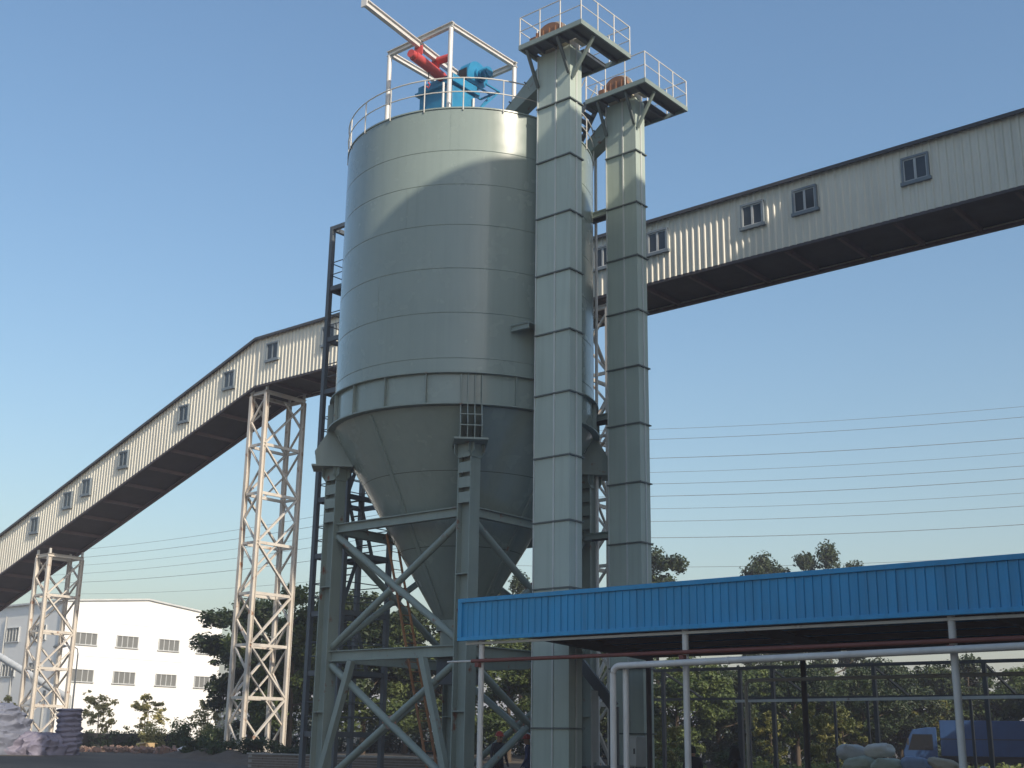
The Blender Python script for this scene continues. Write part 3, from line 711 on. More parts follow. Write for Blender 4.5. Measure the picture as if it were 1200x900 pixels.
# ------------------------------------------------------------------ vegetation
def leaf_cloud(b, rg, blobs, n, size, flat=.35):
    """n leaf faces spread through and over a set of blobs (centre, radii)"""
    tot = sum(r[0]*r[1]*r[2] for c, r in blobs); 
    for c, r in blobs:
        k = max(8, int(n*r[0]*r[1]*r[2]/tot))
        for _ in range(k):
            d = Vector((rg.gauss(0,1), rg.gauss(0,1), rg.gauss(0,1)))
            if d.length < .01: continue
            d.normalize(); rad = rg.random()**.55*(1.05+.4*noise.noise((d.x*2.2+c[0], d.y*2.2+c[1], d.z*2.2+c[2])))
            p = Vector((c[0]+d.x*r[0]*rad, c[1]+d.y*r[1]*rad, c[2]+d.z*r[2]*rad))
            nrm = (d*.7+Vector((rg.gauss(0,.6), rg.gauss(0,.6), rg.gauss(.25,.6)))).normalized()
            x = nrm.orthogonal().normalized(); x.rotate(Matrix.Rotation(rg.random()*6.28, 3, nrm)); y = nrm.cross(x)
            s_ = size*rg.uniform(.6,1.35); x *= s_; y *= s_*.55
            f = nrm*s_*.18
            o = len(b.v); b.v += [tuple(p-x), tuple(p-y*.9+f), tuple(p+x), tuple(p+y*.9+f)]; b.f.append((o,o+1,o+2,o+3))
def fastbuild(b, name, mat, parent, loc):
    me = bpy.data.meshes.new(name); me.from_pydata([(v[0]-loc[0], v[1]-loc[1], v[2]-loc[2]) for v in b.v], [], b.f)
    me.materials.append(mat); o = bpy.data.objects.new(name, me); COL.objects.link(o); o.parent = parent; return o
def tree_proto(seed, h, cr, base, n, size, mat, stems=1, sparse=False, trunk=.16):
    """a tree at the origin: tapered trunk with limbs, leafy crown of clumps set at the limb ends"""
    rg = random.Random(seed); t = thing('tree', 'x', 'tree')
    tr = MB(); blobs = []
    for s_ in range(stems):
        lx, ly = rg.uniform(-.12,.12)*h*(.5 if stems > 1 else .25), rg.uniform(-.12,.12)*h*(.5 if stems > 1 else .25)
        pts = [(lx*k*k, ly*k*k, h*.9*k) for k in (0,.25,.5,.75,1)]
        tr.path([(a+(.1*s_ if stems > 1 else 0), c, z) for a, c, z in pts], [trunk*q/(1+.5*(stems-1)) for q in (1.15,.9,.65,.4,.1)], 7)
        nl = 11 if stems == 1 else 5
        for i in range(nl):
            f = base/h+(1-base/h)*(i+.3)/nl*.92; a = i*2.4+rg.random(); z = h*.9*f
            q = min(1, f*.9); px, py = lx*q*q, ly*q*q
            shape = math.sin(math.pi*min(1,max(.12,(f-base/h*.75)/(1-base/h*.75)))**.8)
            L = cr*(.45+.6*shape)*rg.uniform(.7,1.1)
            ex, ey, ez = px+math.cos(a)*L*.75, py+math.sin(a)*L*.75, z+L*rg.uniform(.25,.5)
            tr.path([(px,py,z),(px+(ex-px)*.5,py+(ey-py)*.5,z+(ez-z)*.35),(ex,ey,ez)], [trunk*.36,trunk*.22,trunk*.08], 5)
            for _ in range(6 if not sparse else 4):
                r = cr*rg.uniform(.14,.34)*(.8 if sparse else 1)
                blobs.append(((ex+rg.gauss(0,.30)*cr, ey+rg.gauss(0,.30)*cr, ez+rg.gauss(0,.24)*cr),(r,r,r*rg.uniform(.65,.9))))
    blobs.append(((lx,ly,h*.93),(cr*.35,cr*.35,h*.07)))
    tr.build('trunk', M_BARK, t, 60)
    c = MB(); leaf_cloud(c, rg, blobs, n, size); fastbuild(c, 'crown', mat, t, (0,0,0))
    return t
P = {}
def place(kind, x, y, h, wd, label, group, rz=None):
    """first use moves the prototype itself, later uses copy it"""
    pr, h0, r0 = P[kind]
    sx = (wd/2)/r0; sz = h/h0
    rz = rnd.uniform(0,6.28) if rz is None else rz
    loc = (x, y, gz(x)-.05)
    if not pr.get('used'):
        pr['used'] = 1; t = pr
        t.location = loc; t.rotation_euler = (0,0,rz); t.scale = (sx,sx,sz)
    else: t = copy_tree(pr, loc, rz, (sx,sx,sz))
    tag(t, label, 'tree', group); return t
P['A'] = (tree_proto(11,10,2.6,2.2,17000,0.14,L_DARK), 10.2, 2.7)
P['B'] = (tree_proto(12,10,2.6,1.6,17000,0.14,L_MID), 10.2, 2.7)
P['C'] = (tree_proto(13,17,2.9,6,15000,0.17,L_DARK,trunk=.24), 17.3, 3.0)
P['D'] = (tree_proto(14,7,2.4,1.3,13500,0.13,L_DARK), 7.2, 2.5)
P['E'] = (tree_proto(15,7,2.2,1.0,13500,0.13,L_MID), 7.2, 2.3)
P['S'] = (tree_proto(16,3.6,1.0,1.5,1100,.11,L_OLIVE,3,True,.06), 3.7, 1.15)
P['T'] = (tree_proto(17,3.6,1.0,1.5,1000,.11,L_OLIVE,2,True,.06), 3.7, 1.15)
P['Y'] = (tree_proto(18,3.6,1.1,1.0,2600,.10,L_YEL,1,True,.07), 3.7, 1.2)
g1 = 'trees behind the left trestle and silo legs'
place('A',-37.6,21.6,10.0,6.4,'dark green tree behind the tall trestle tower in front of the white building',g1,1.0)
place('B',-25.6,14.6,9.4,5.8,'leafy tree just right of the tall trestle tower',g1,2.0)
place('A',-27.6,19.4,9.9,6.6,'dark tree behind the left silo leg',g1,3.1)
place('B',-30.0,24.2,9.4,6.6,'tree seen through the left bay of the silo leg bracing',g1,4.0)
place('A',-31.6,29.5,9.8,6.8,'tree seen behind the orange ladder under the hopper',g1,5.0)
place('B',-29.8,31.0,9.4,6.8,'tree seen just left of the front silo leg',g1,.4)
place('A',-36.0,22.5,8.2,6.0,'lower dark tree behind the foot of the tall trestle tower',g1,2.6)
place('C',-29.1,38.3,12.9,4.2,'tree top showing between the hopper and the nearer elevator',g1,1.5)
place('C',-24.2,48.3,15.8,5.6,'tall tree top just right of the farther elevator shaft',None,.7)
place('C',-24.6,65.6,17.4,6.6,'left one of two tall tree tops above the blue canopy',None,2.2)
place('C',-20.0,67.8,18.5,5.6,'right one of two tall tree tops above the blue canopy',None,4.4)
place('B',-24.5,36.0,8.2,5.0,'tree behind the canopy corner post seen under the hopper',g1,3.3)
place('A',-21.0,39.0,8.0,5.0,'dark tree seen between the hopper outlet and the nearer elevator',g1,.9)
place('B',-20.6,27.0,7.6,5.6,'tree filling the gap between the front silo leg and the nearer elevator foot',g1,2.2)
gw = 'trees of the wood behind the canopy'
wl = 'dense green tree in the wood seen under the canopy roof'
for i, (k, x, y, h, wd) in enumerate((('D',-19,33.5,6.3,5),('E',-13.9,34.6,6.9,5.2),('D',-15.4,41.9,6.8,5.4),('E',-15.7,47.5,6.6,5.4),('D',-8.7,39.9,6.9,5),('E',-11.1,49.9,6.5,5.4),('D',-6,43.5,6.6,5.2),('D',-7.3,51.7,7.3,5.6),('E',-6.5,56.5,6.8,5.2),('D',-5,58,8.2,6),('E',-2.2,58.5,7.2,5.4),('D',1.8,58.0,7.6,5.2),
     ('B',-22.5,40,7.0,5.4),('D',-10.5,56,8.0,6),('A',1.0,60,8.3,6),('E',5.5,53,7.0,5.4),('D',-16.5,54,7.2,5.8)   )):
    place(k,x,y,h,wd,wl,gw)
for i, (k, x, y, h, wd) in enumerate((('A',9.5,46,10.5,7.5),('B',12.5,50.5,11,8),('A',8.2,52,9.5,7),('B',14,57,11,8))):  # unseen trees added on the sun side to shade the truck
    place(k,x,y,h,wd,'unseen broad tree added beyond the right edge to shade the truck','unseen trees added to shade the truck')
gy = 'young yellow green trees under the canopy view'
for x, y, h, wd, lb in ((-5.7,20.8,2.9,1.9,'small yellow green tree right beside the foot of the farther elevator'),(-5.3,30.4,3.4,2.2,'young yellow green tree behind the grey bent pipe'),(-1.7,27.8,3.7,2.2,'sunlit young tree with visible pale trunk under the canopy'),(-2.9,33.9,3.7,2.4,'young yellow green tree left of the sack pile'),(-6.6,54.3,5.0,4.4,'broad yellow green tree above the truck cab'),(-7.6,46.0,3.6,2.0,'slim young yellow tree above the left end of the sack pile')):
    place('Y',x,y,h,wd,lb,gy)
gs = 'young trees in front of the white building'
place('S',-46.1,15.9,3.6,2.5,'thin multi stemmed young tree in front of the white building, nearest the lamp post',gs)
place('T',-44.4,18.5,3.7,2.7,'middle thin young tree in front of the white building',gs)
place('S',-42.2,21.6,3.5,2.4,'thin young tree in front of the white building beside the dark tree',gs,2)
place('T',-52.5,12.8,3.5,1.9,'small young tree at the far left edge beside the low shed',gs,1)
# shrubs
def shrub(x, y, h, r, mat, label, seed, n=1500, size=.09, grp='shrubs along the yard edge'):
    rg = random.Random(seed); loc = (x,y,gz(x)-.05); t = thing('shrub', label, 'shrub', loc, grp)
    st = MB(); bl = []
    for k in range(7):
        a = k*.9+rg.random(); d = r*rg.uniform(.2,.8); e_ = (x+math.cos(a)*d, y+math.sin(a)*d, loc[2]+h*rg.uniform(.45,.85))
        st.path([loc,(x+math.cos(a)*d*.4,y+math.sin(a)*d*.4,loc[2]+h*.35),e_],[.03,.02,.008],5)
        bl.append((e_,(r*.42,r*.42,h*.22)))
        bl.append(((x+math.cos(a)*d*1.1, y+math.sin(a)*d*1.1, loc[2]+h*.25),(r*.4,r*.4,h*.25)))
    st.build('stems', M_BARK, t, 60)
    c = MB(); leaf_cloud(c, rg, bl, n, size); fastbuild(c, 'foliage', mat, t, loc)
for i, (x, y, h, r, mt, lb) in enumerate((
    (-38.2,14.6,1.7,1.1,L_OLIVE,'olive shrub at the right end of the clipped hedge'),
    (-36.6,15.6,1.9,1.2,L_MID,'green shrub between the hedge and the tall trestle tower'),
    (-34.4,16.2,1.7,1.1,L_OLIVE,'brownish shrub behind the white sheet on the ground'),
    (-31.9,14.6,1.8,1.1,L_MID,'green shrub left of the tall trestle foot'),
    (-23.2,8.2,1.0,1.0,L_HEDGE,'dark low shrub at the foot of the tall trestle tower'),
    (-21.5,9.0,1.15,1.1,L_HEDGE,'dark low shrub right of the tall trestle foot'),
    (-19.3,9.2,1.2,1.1,L_DARK,'dark shrub behind the left end of the low wall'),
    (-25.4,8.4,1.0,.8,L_HEDGE,'small dark shrub left of the tall trestle foot'),
    (-17.0,8.6,1.3,1.2,L_DARK,'dark shrub behind the middle of the low wall'),
    (-9.5,27.5,1.6,1.5,L_MID,'low green shrub behind the seated people'),
    (-2.5,21.5,1.5,1.3,L_DARK,'dark shrub in the shade left of the sack pile'))):
    shrub(x,y,h,r,mt,lb,100+i)
def hedge():
    a, b_ = Vector((-43.6,12.2,0)), Vector((-39.6,18.2,0)); d = (b_-a); L = d.length; d.normalize(); n_ = Vector((d.y,-d.x,0))
    t = thing('hedge', 'dark clipped hedge in front of the white building', 'hedge', (-41.6,15.2,.6))
    MB().beam(a+Vector((0,0,1.15)), b_+Vector((0,0,1.15)), 1.0, 1.1).build('core', M_BLACK, t)
    rg = random.Random(5); c = MB(); bl = []
    for i in range(46):
        p = a+d*(L*i/45)+n_*rg.uniform(-.5,.5); bl.append(((p.x,p.y,rg.uniform(.8,1.72)),(.34,.34,.26)))
        p = a+d*(L*rg.random())+n_*.5; bl.append(((p.x,p.y,rg.uniform(.8,1.6)),(.34,.2,.3)))
    leaf_cloud(c, rg, bl, 7000, .07); fastbuild(c, 'foliage', L_HEDGE, t, (-41.6,15.2,.6))
hedge()
def mass(name, label, pts, n, size, mat, seed, hlo, hhi, depth):
    rg = random.Random(seed); c = MB(); bl = []
    for i in range(len(pts)-1):
        p, q = Vector(pts[i]), Vector(pts[i+1]); m_ = max(2,int((q-p).length/1.6))
        for k in range(m_):
            z = p.lerp(q,k/m_)
            for _ in range(3):
                hh = rg.uniform(hlo,hhi); bl.append(((z.x+rg.uniform(-depth,depth),z.y+rg.uniform(-depth,depth),hh*.45),(rg.uniform(1,1.7),rg.uniform(1,1.7),hh*.55)))
    leaf_cloud(c, rg, bl, n, size); o = fastbuild(c, name, mat, None, (0,0,0)); tag(o, label, 'undergrowth', kind='stuff')
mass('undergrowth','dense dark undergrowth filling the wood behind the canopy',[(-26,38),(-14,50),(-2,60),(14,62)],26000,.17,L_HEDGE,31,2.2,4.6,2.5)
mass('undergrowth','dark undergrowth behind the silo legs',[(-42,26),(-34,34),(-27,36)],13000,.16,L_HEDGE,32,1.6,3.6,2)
mass('grass_verge','rough green grass and weeds under the trees',[(-9,22),(-2,27),(6,31),(14,33)],16000,.12,L_GRASS,33,.4,1.1,2.4)
def far_wood():
    rg = random.Random(3); c = MB(); bl = []
    for i in range(150):
        a = R_(-80+100*i/149); D = 290+rg.uniform(-25,25); hh = rg.uniform(5,10)
        bl.append(((CAM.x+math.sin(a)*D,CAM.y+math.cos(a)*D,hh*.45),(5.5,5.5,hh*.6)))
    leaf_cloud(c, rg, bl, 24000, .8); tag(fastbuild(c,'distant_wood',L_DARK,None,(0,0,0)),'low far wood along the horizon','wood',kind='stuff')
far_wood()

# ------------------------------------------------------------------ white building at the left
WB = thing('white_building', 'large white factory building with shallow gable and two rows of windows', 'building', (-80,33,0))
wx, wy0, wya, wy1, wze, wza = -68.1, 25.3, 33.5, 41.7, 12.35, 13.15
wx2 = -112
b = MB(); b.add([(wx,wy0,0),(wx,wy1,0),(wx,wy1,wze),(wx,wya,wza),(wx,wy0,wze)],[(0,1,2,3,4)]); b.build('gable_wall', M_WALLW, WB)
b = MB(); b.add([(wx,wy0,0),(wx2,wy0,0),(wx2,wy0,wze),(wx,wy0,wze)],[(0,1,2,3)]); b.build('side_wall', M_WALLW, WB)
b = MB(); b.add([(wx,wy1,0),(wx2,wy1,0),(wx2,wy1,wze),(wx,wy1,wze),(wx2,wy0,0),(wx2,wy0,wze),(wx2,wya,wza)],[(0,1,2,3),(1,4,5,6,2)]); b.build('back_wall', M_WALLW, WB)
for ya, za, yb, zb in ((wy0-.25,wze-.02,wya,wza+.02),(wya,wza+.02,wy1+.25,wze-.02)):
    b = MB(); b.add([(wx+.15,ya,za),(wx2,ya,za),(wx2,yb,zb),(wx+.15,yb,zb),(wx+.15,ya,za+.14),(wx2,ya,za+.14),(wx2,yb,zb+.14),(wx+.15,yb,zb+.14)],[(3,2,1,0),(4,5,6,7),(0,1,5,4),(1,2,6,5),(2,3,7,6),(3,0,4,7)]); b.build('roof', M_WLITE, WB)
def bwin(axis, c, z, wd, hg):
    """window of four panes in a grey frame; axis 'g' on the gable, 's' on the long side"""
    def bx(bb, a0, a1, d0, d1, z0, z1):
        if axis == 'g': bb.box(wx+d0, wx+d1, a0, a1, z0, z1)
        else: bb.box(a0, a1, wy0-d1, wy0-d0, z0, z1)
        return bb
    f = MB()
    for a0, a1, z0, z1 in ((c-wd/2,c+wd/2,z+hg/2-.06,z+hg/2),(c-wd/2-.08,c+wd/2+.08,z-hg/2-.08,z-hg/2),(c-wd/2,c-wd/2+.06,z-hg/2+.001,z+hg/2-.061),(c+wd/2-.06,c+wd/2,z-hg/2+.001,z+hg/2-.061)): bx(f,a0,a1,.005,.12,z0,z1)
    for k in (1,2,3): a = c-wd/2+wd*k/4; bx(f,a-.03,a+.03,.005,.10,z-hg/2+.001,z+hg/2-.061)
    f = f.build('window', M_WLITE, WB)
    for k in range(4):
        a = c-wd/2+wd*(k+.5)/4; bx(MB(),a-wd/8+.031,a+wd/8-.031,.03,.05,z-hg/2+.002,z+hg/2-.062).build('pane', M_WPANE, f)
M_WPANE = glassmat('pane_grey', (.16,.165,.16), .3)
for c in (27.7,31.75,36.0,40.1): bwin('g',c,9.45,2.15,.98); bwin('g',c,6.42,2.15,1.0)
for c in (-71.25,-75.6,-80.0,-84.4,-88.8): bwin('s',c,9.9,2.1,1.2); bwin('s',c,6.9,2.1,1.05)
for z in (8.0,10.9): MB().box(wx+.004,wx+.02,wy0,wy1,z,z+.04).build('joint_trim', M_WALLW, WB)
MB().box(wx+.003,wx+.12,wy0-.12,wy0+.02,0,wze-.05).build('corner_trim', M_WLITE, WB)
MB().tube((-76.9,wy0-.12,4),(-76.9,wy0-.12,11.5),.07,8).build('downpipe', M_BOX, WB, 60)
# inclined duct at the far left
LS = thing('inclined_duct', 'pale inclined duct sloping down at the left edge before the white building', 'duct', (-60,19,.7))
MB().tube((-68,19,8.1),(-55.2,19,4.1),.27,14).build('duct', M_WLITE, LS, 60)
MB().tube((-55.2,19,4.1),(-55.2,19,.6),.24,14).build('drop_pipe', M_WLITE, LS, 60)
for x in (-58.5,-63.5): MB().beam((x,19,.5),(x,19,5.0+(-58.5-x)*.31-.3),.16,.16,(0,1,0)).build('support', M_BOX, LS)
MB().box(-57.6,-56.0,20.5,22.5,.5,3.0).build('base_cabin', M_WALLW, LS)
MB().box(-57.2,-56.5,20.42,20.499,.6,2.6).build('cabin_door', M_BOX, LS)
# street lamp
LP = thing('street_lamp', 'slim grey street lamp with curved arm before the white building', 'street lamp', (-46.9,14.4,.7))
MB().tube((-46.9,14.4,.6),(-46.9,14.4,6.7),.075,10,.045).build('pole', M_BOX, LP, 60)
MB().path([(-46.9,14.4,6.69),(-46.95,14.35,7.0),(-47.15,14.1,7.15),(-47.45,13.75,7.15)],.035,8).build('arm', M_BOX, LP, 60)
MB().path([(-47.4,13.8,7.14),(-47.55,13.62,7.16),(-47.8,13.35,7.12),(-47.95,13.2,7.08)],[.06,.14,.15,.05],10).build('lamp_head', M_BOX, LP, 50)

# ------------------------------------------------------------------ left yard: tarpaulin heap, rubble, box
def lump(name, label, cat, c, rad, fold, mat, seed, n=64, m_=40, kind='dome', grp=None):
    rg = random.Random(seed); vs = []; fs = []
    for j in range(m_+1):
        v = j/m_
        for i in range(n):
            a = 2*math.pi*i/n
            if kind == 'dome':
                th = v*math.pi/2; r = math.sin(th)**.55 if th else 0; z = math.cos(th)**.7
                fo = fold(a, v)
                p = (c[0]+rad[0]*r*math.cos(a)*(1+fo), c[1]+rad[1]*r*math.sin(a)*(1+fo), c[2]+rad[2]*z*(1+fo*.6))
            else:
                z = 1-v*1.0; r = (1 if j else .0); fo = fold(a, v)
                if j == 1: z = 1.0; r = .85
                p = (c[0]+rad[0]*r*math.cos(a)*(1+fo), c[1]+rad[1]*r*math.sin(a)*(1+fo), c[2]+rad[2]*z)
            k = noise.noise((p[0]*1.3+seed,p[1]*1.3,p[2]*1.3))*.07
            nn = noise.noise((p[0]*1.1+seed,p[1]*1.1+p[2]*.5,p[2]*2.2)); n2 = noise.noise((p[0]*2.7,p[1]*2.7+seed,p[2]*4.1))
            k += (.09*(1-min(1,abs(nn)*3.2))**2+.045*(1-min(1,abs(n2)*3))**2)*(1 if v > .03 else 0)*min(1,max(rad)/1.2)
            vs.append((p[0]+k,p[1]+k,p[2]+k*(.6 if v < .95 else 0)))
    for j in range(m_):
        for i in range(n): fs.append((j*n+i,j*n+(i+1) % n,(j+1)*n+(i+1) % n,(j+1)*n+i))
    b = MB(); b.add(vs, fs); o = b.build(name, mat, None, 50); tag(o, label, cat, grp); return o
lump('tarp_heap','big rounded grey tarpaulin heap with long pleats at the left edge','tarpaulin',(-28.2,-1.0,.45),(1.5,1.9,2.45),lambda a,v: (.03*math.sin(v*38+a*2.0+1.5*math.sin(a*2.3))+.02*math.sin(v*17-a*3)+.03*math.sin(a*5+v*3)*v)*min(1,v*3),M_TARP,1,128,96)
lump('tarp_heap','low crumpled tarpaulin drape between the big heap and the upright roll','tarpaulin',(-27.0,.9,.45),(.8,1.7,1.15),lambda a,v: .11*math.sin(a*7+2*math.sin(v*5))*v+.07*math.sin(a*17+v*6+2*math.sin(a*2))*v+.05*math.sin(v*21+a*4)*v,M_TARP2,2,160,60)
lump('tarp_roll','upright mauve pleated tarpaulin roll beside the left trestle','tarpaulin',(-26.75,2.15,.45),(.52,.56,2.3),lambda a,v: .05*math.sin(v*62+.8*math.sin(a))+.03*math.sin(a*3),M_TARP2,3,64,90,'roll')
CBX = thing('cardboard_box', 'small tan cardboard box on the ground before the hedge', 'box', (-34.5,11.9,.7))
bo = MB().box(-34.85,-34.2,11.6,12.15,.75,1.2).build('body', M_CARD, CBX)
for k in (-1,1): MB().beam((-34.52,11.87+k*.28,1.205),(-34.52,11.87+k*.50,1.16),.64,.012).build('flap', M_CARD, CBX)
lump('white_sheet','crumpled white plastic sheet on the rubble near the tall trestle','plastic sheet',(-28.1,10.3,.5),(.55,.95,.6),lambda a,v: .12*math.sin(a*7+3*v)*v,M_TARPW,6,48,24)
tag(MB().beam((-28.3,9.8,.55),(-26.6,9.6,1.75),.05,.05).build('timber_stick', M_CARD, None),'thin timber stick leaning beside the white sheet','timber')
def rubble():
    rg = random.Random(9); b = MB()
    for _ in range(230):
        t_ = rg.random(); x = -36+9*t_+rg.gauss(0,.7); y = 9.0+rg.gauss(0,1.0)+1.0*t_; s_ = rg.uniform(.05,.2)
        c = Vector((x,y,gz(x)+rg.uniform(0,.22))); r = Matrix.Rotation(rg.random()*6,3,(rg.random(),rg.random(),rg.random()+.1))
        v = [c+r@Vector((sx*s_,sy*s_*.6,sz*s_*.45)) for sz in (-1,1) for sx, sy in ((-1,-1),(1,-1),(1,1),(-1,1))]
        b.add(v,[(3,2,1,0),(4,5,6,7),(0,1,5,4),(1,2,6,5),(2,3,7,6),(3,0,4,7)])
    tag(b.build('rubble', M_BRK, None),'red brown broken brick rubble strewn on the yard','rubble',kind='stuff')
rubble()
def mound():
    b = MB(); n, m_ = 60, 24; vs = []
    for j in range(m_+1):
        for i in range(n+1):
            x = -27+12*i/n; y = 6.3+3.6*j/m_; e_ = math.sin(math.pi*i/n)**.5*math.sin(math.pi*j/m_)
            vs.append((x,y,gz(x)-.05+e_*(.42+.3*noise.noise((x*.9,y*.9,2))+.12*noise.noise((x*3,y*3,5)))))
    b.add(vs,[(j*(n+1)+i,j*(n+1)+i+1,(j+1)*(n+1)+i+1,(j+1)*(n+1)+i) for j in range(m_) for i in range(n)])
    tag(b.build('dirt_mound', paint('dirt',(.12,.095,.07),.95,(.07,.06,.05),.8,2,bump=.6,bscale=9),None,60),'low dark soil bank at the trestle foot',kind='structure')
mound()
LW = thing('low_wall', 'low brown brick wall behind the left silo legs', 'wall', (-12,5.4,0))
br = None; rowh = .105; bl_ = .5
for r in range(8):
    for k in range(22):
        x = -17.2+k*bl_+(bl_/2 if r % 2 else 0)
        if br is None: br = MB().box(x+.008,x+bl_-.008,5.3,5.5,r*rowh+.02,r*rowh+rowh-.004).build('block', M_BRICKW, LW); b0 = (x,0)
        else: inst(br, LW, (x-b0[0], rnd.uniform(-.008,.008), r*rowh))
MB().box(-17.2,-5.7,5.32,5.48,0,.85).build('mortar_core', M_CONC, LW)
MB().box(-17.25,-5.65,5.25,5.55,.862,.92).build('coping', M_CONC, LW)
MB().box(-9.6,-8.6,13.4,14.4,0,.4)
lump('covered_stack','dark navy covered stack behind the left silo leg','covered stack',(-11.4,12.2,.05),(.42,.42,2.75),lambda a,v: .05*math.sin(a*10)*v,paint('navy_cover',(.03,.045,.12),.6),8,48,30)

# ------------------------------------------------------------------ right yard: sacks, people, truck
SK = []
def sack_mesh(seed):
    rg = random.Random(seed); b = MB(); n, m_ = 30, 18; vs = []
    for j in range(m_+1):
        th = math.pi*j/m_
        for i in range(n):
            a = 2*math.pi*i/n
            def sp(c, e_): return math.copysign(abs(c)**e_, c)
            x = sp(math.sin(th),.75)*sp(math.cos(a),.6); y = sp(math.sin(th),.75)*sp(math.sin(a),.65); z = sp(math.cos(th),.9)
            k = 1+.2*noise.noise((x*1.5+seed*3,y*1.5,z*1.5))+.09*(1-min(1,abs(noise.noise((x*2.6,y*2.6+seed,z*2.6)))*3))-.03
            sag = 1-.18*(1-x*x)*max(0,-z)
            vs.append((x*.5*k,y*.32*k,z*.21*k*sag))
    b.add(vs,[(j*n+i,(j+1)*n+i,(j+1)*n+(i+1) % n,j*n+(i+1) % n) for j in range(m_) for i in range(n)])
    return b
S_COL = {'white':(.78,.76,.70),'blue':(.33,.42,.60),'green':(.50,.58,.50),'brown':(.50,.36,.27),'tan':(.64,.57,.45),'grey':(.60,.61,.60)}
S_M = {k: paint('sack_'+k, v, .75, tuple(q*.8 for q in v), .7, 5, bump=.3, bscale=25) for k, v in S_COL.items()}
SACKS = [ # X, Y, Z, yaw, colour, label
 (11.5,3.6,.22,.2,'grey','bottom grey sack at the left end of the sack pile'),
 (12.0,3.2,.24,.6,'tan','bottom tan sack at the left front of the sack pile'),
 (12.7,3.4,.22,.3,'white','bottom white sack left of the middle of the pile'),
 (13.5,3.7,.22,.5,'blue','bottom blue sack near the middle of the pile'),
 (14.2,4.0,.22,.2,'green','bottom green sack right of the middle of the pile'),
 (14.9,4.5,.22,.8,'white','bottom white sack at the right end of the pile'),
 (11.75,3.5,.62,.35,'brown','brown sack in the middle layer at the left end of the pile'),
 (12.6,3.6,.62,.15,'tan','tan sack in the middle layer left of centre'),
 (13.45,3.75,.62,.5,'grey','grey sack in the middle layer at the centre of the pile'),
 (14.25,4.15,.62,.3,'brown','brown sack in the middle layer right of centre'),
 (11.2,3.9,.6,.9,'green','green sack leaning at the far left of the pile'),
 (12.0,4.0,1.02,.2,'green','green sack in the upper layer left of centre'),
 (13.0,3.75,1.03,.45,'green','pale green sack in the upper layer at the centre'),
 (13.7,3.9,1.02,.25,'blue','blue sack in the upper layer right of centre'),
 (14.3,4.3,1.03,.4,'tan','tan sack in the upper layer at the right end'),
 (11.7,4.3,1.36,.3,'grey','grey sack on the top left of the pile'),
 (12.45,4.35,1.42,.15,'white','white sack on the very top of the pile'),
 (15.3,5.0,.62,.9,'white','white sack standing up at the right end of the pile'),
 (8.62,.55,.2,.4,'tan','tan sack under the seated person beside the canopy post'),
 (10.3,.25,.2,.1,'grey','grey sack under the hooded seated person')]
sm = {}
for i, (x, y, z, yw, c, lb) in enumerate(SACKS):
    if i > 17: z = .26
    k = (c, i % 3)
    if k not in sm: sm[k] = sack_mesh(20+i % 3).build('sack', S_M[c], None, 60); o = sm[k]
    else: o = sm[k].copy(); COL.objects.link(o)
    o.location = (x,y,z); o.rotation_euler = (rnd.uniform(-.2,.2),rnd.uniform(-.22,.22),yw+rnd.uniform(-.3,.3)); o.scale = (rnd.uniform(.85,1.1),rnd.uniform(.95,1.2),rnd.uniform(.95,1.2))
    if 'standing' in lb: o.rotation_euler = (0,1.3,.5)
    tag(o, lb, 'sack', 'sacks piled under the canopy')
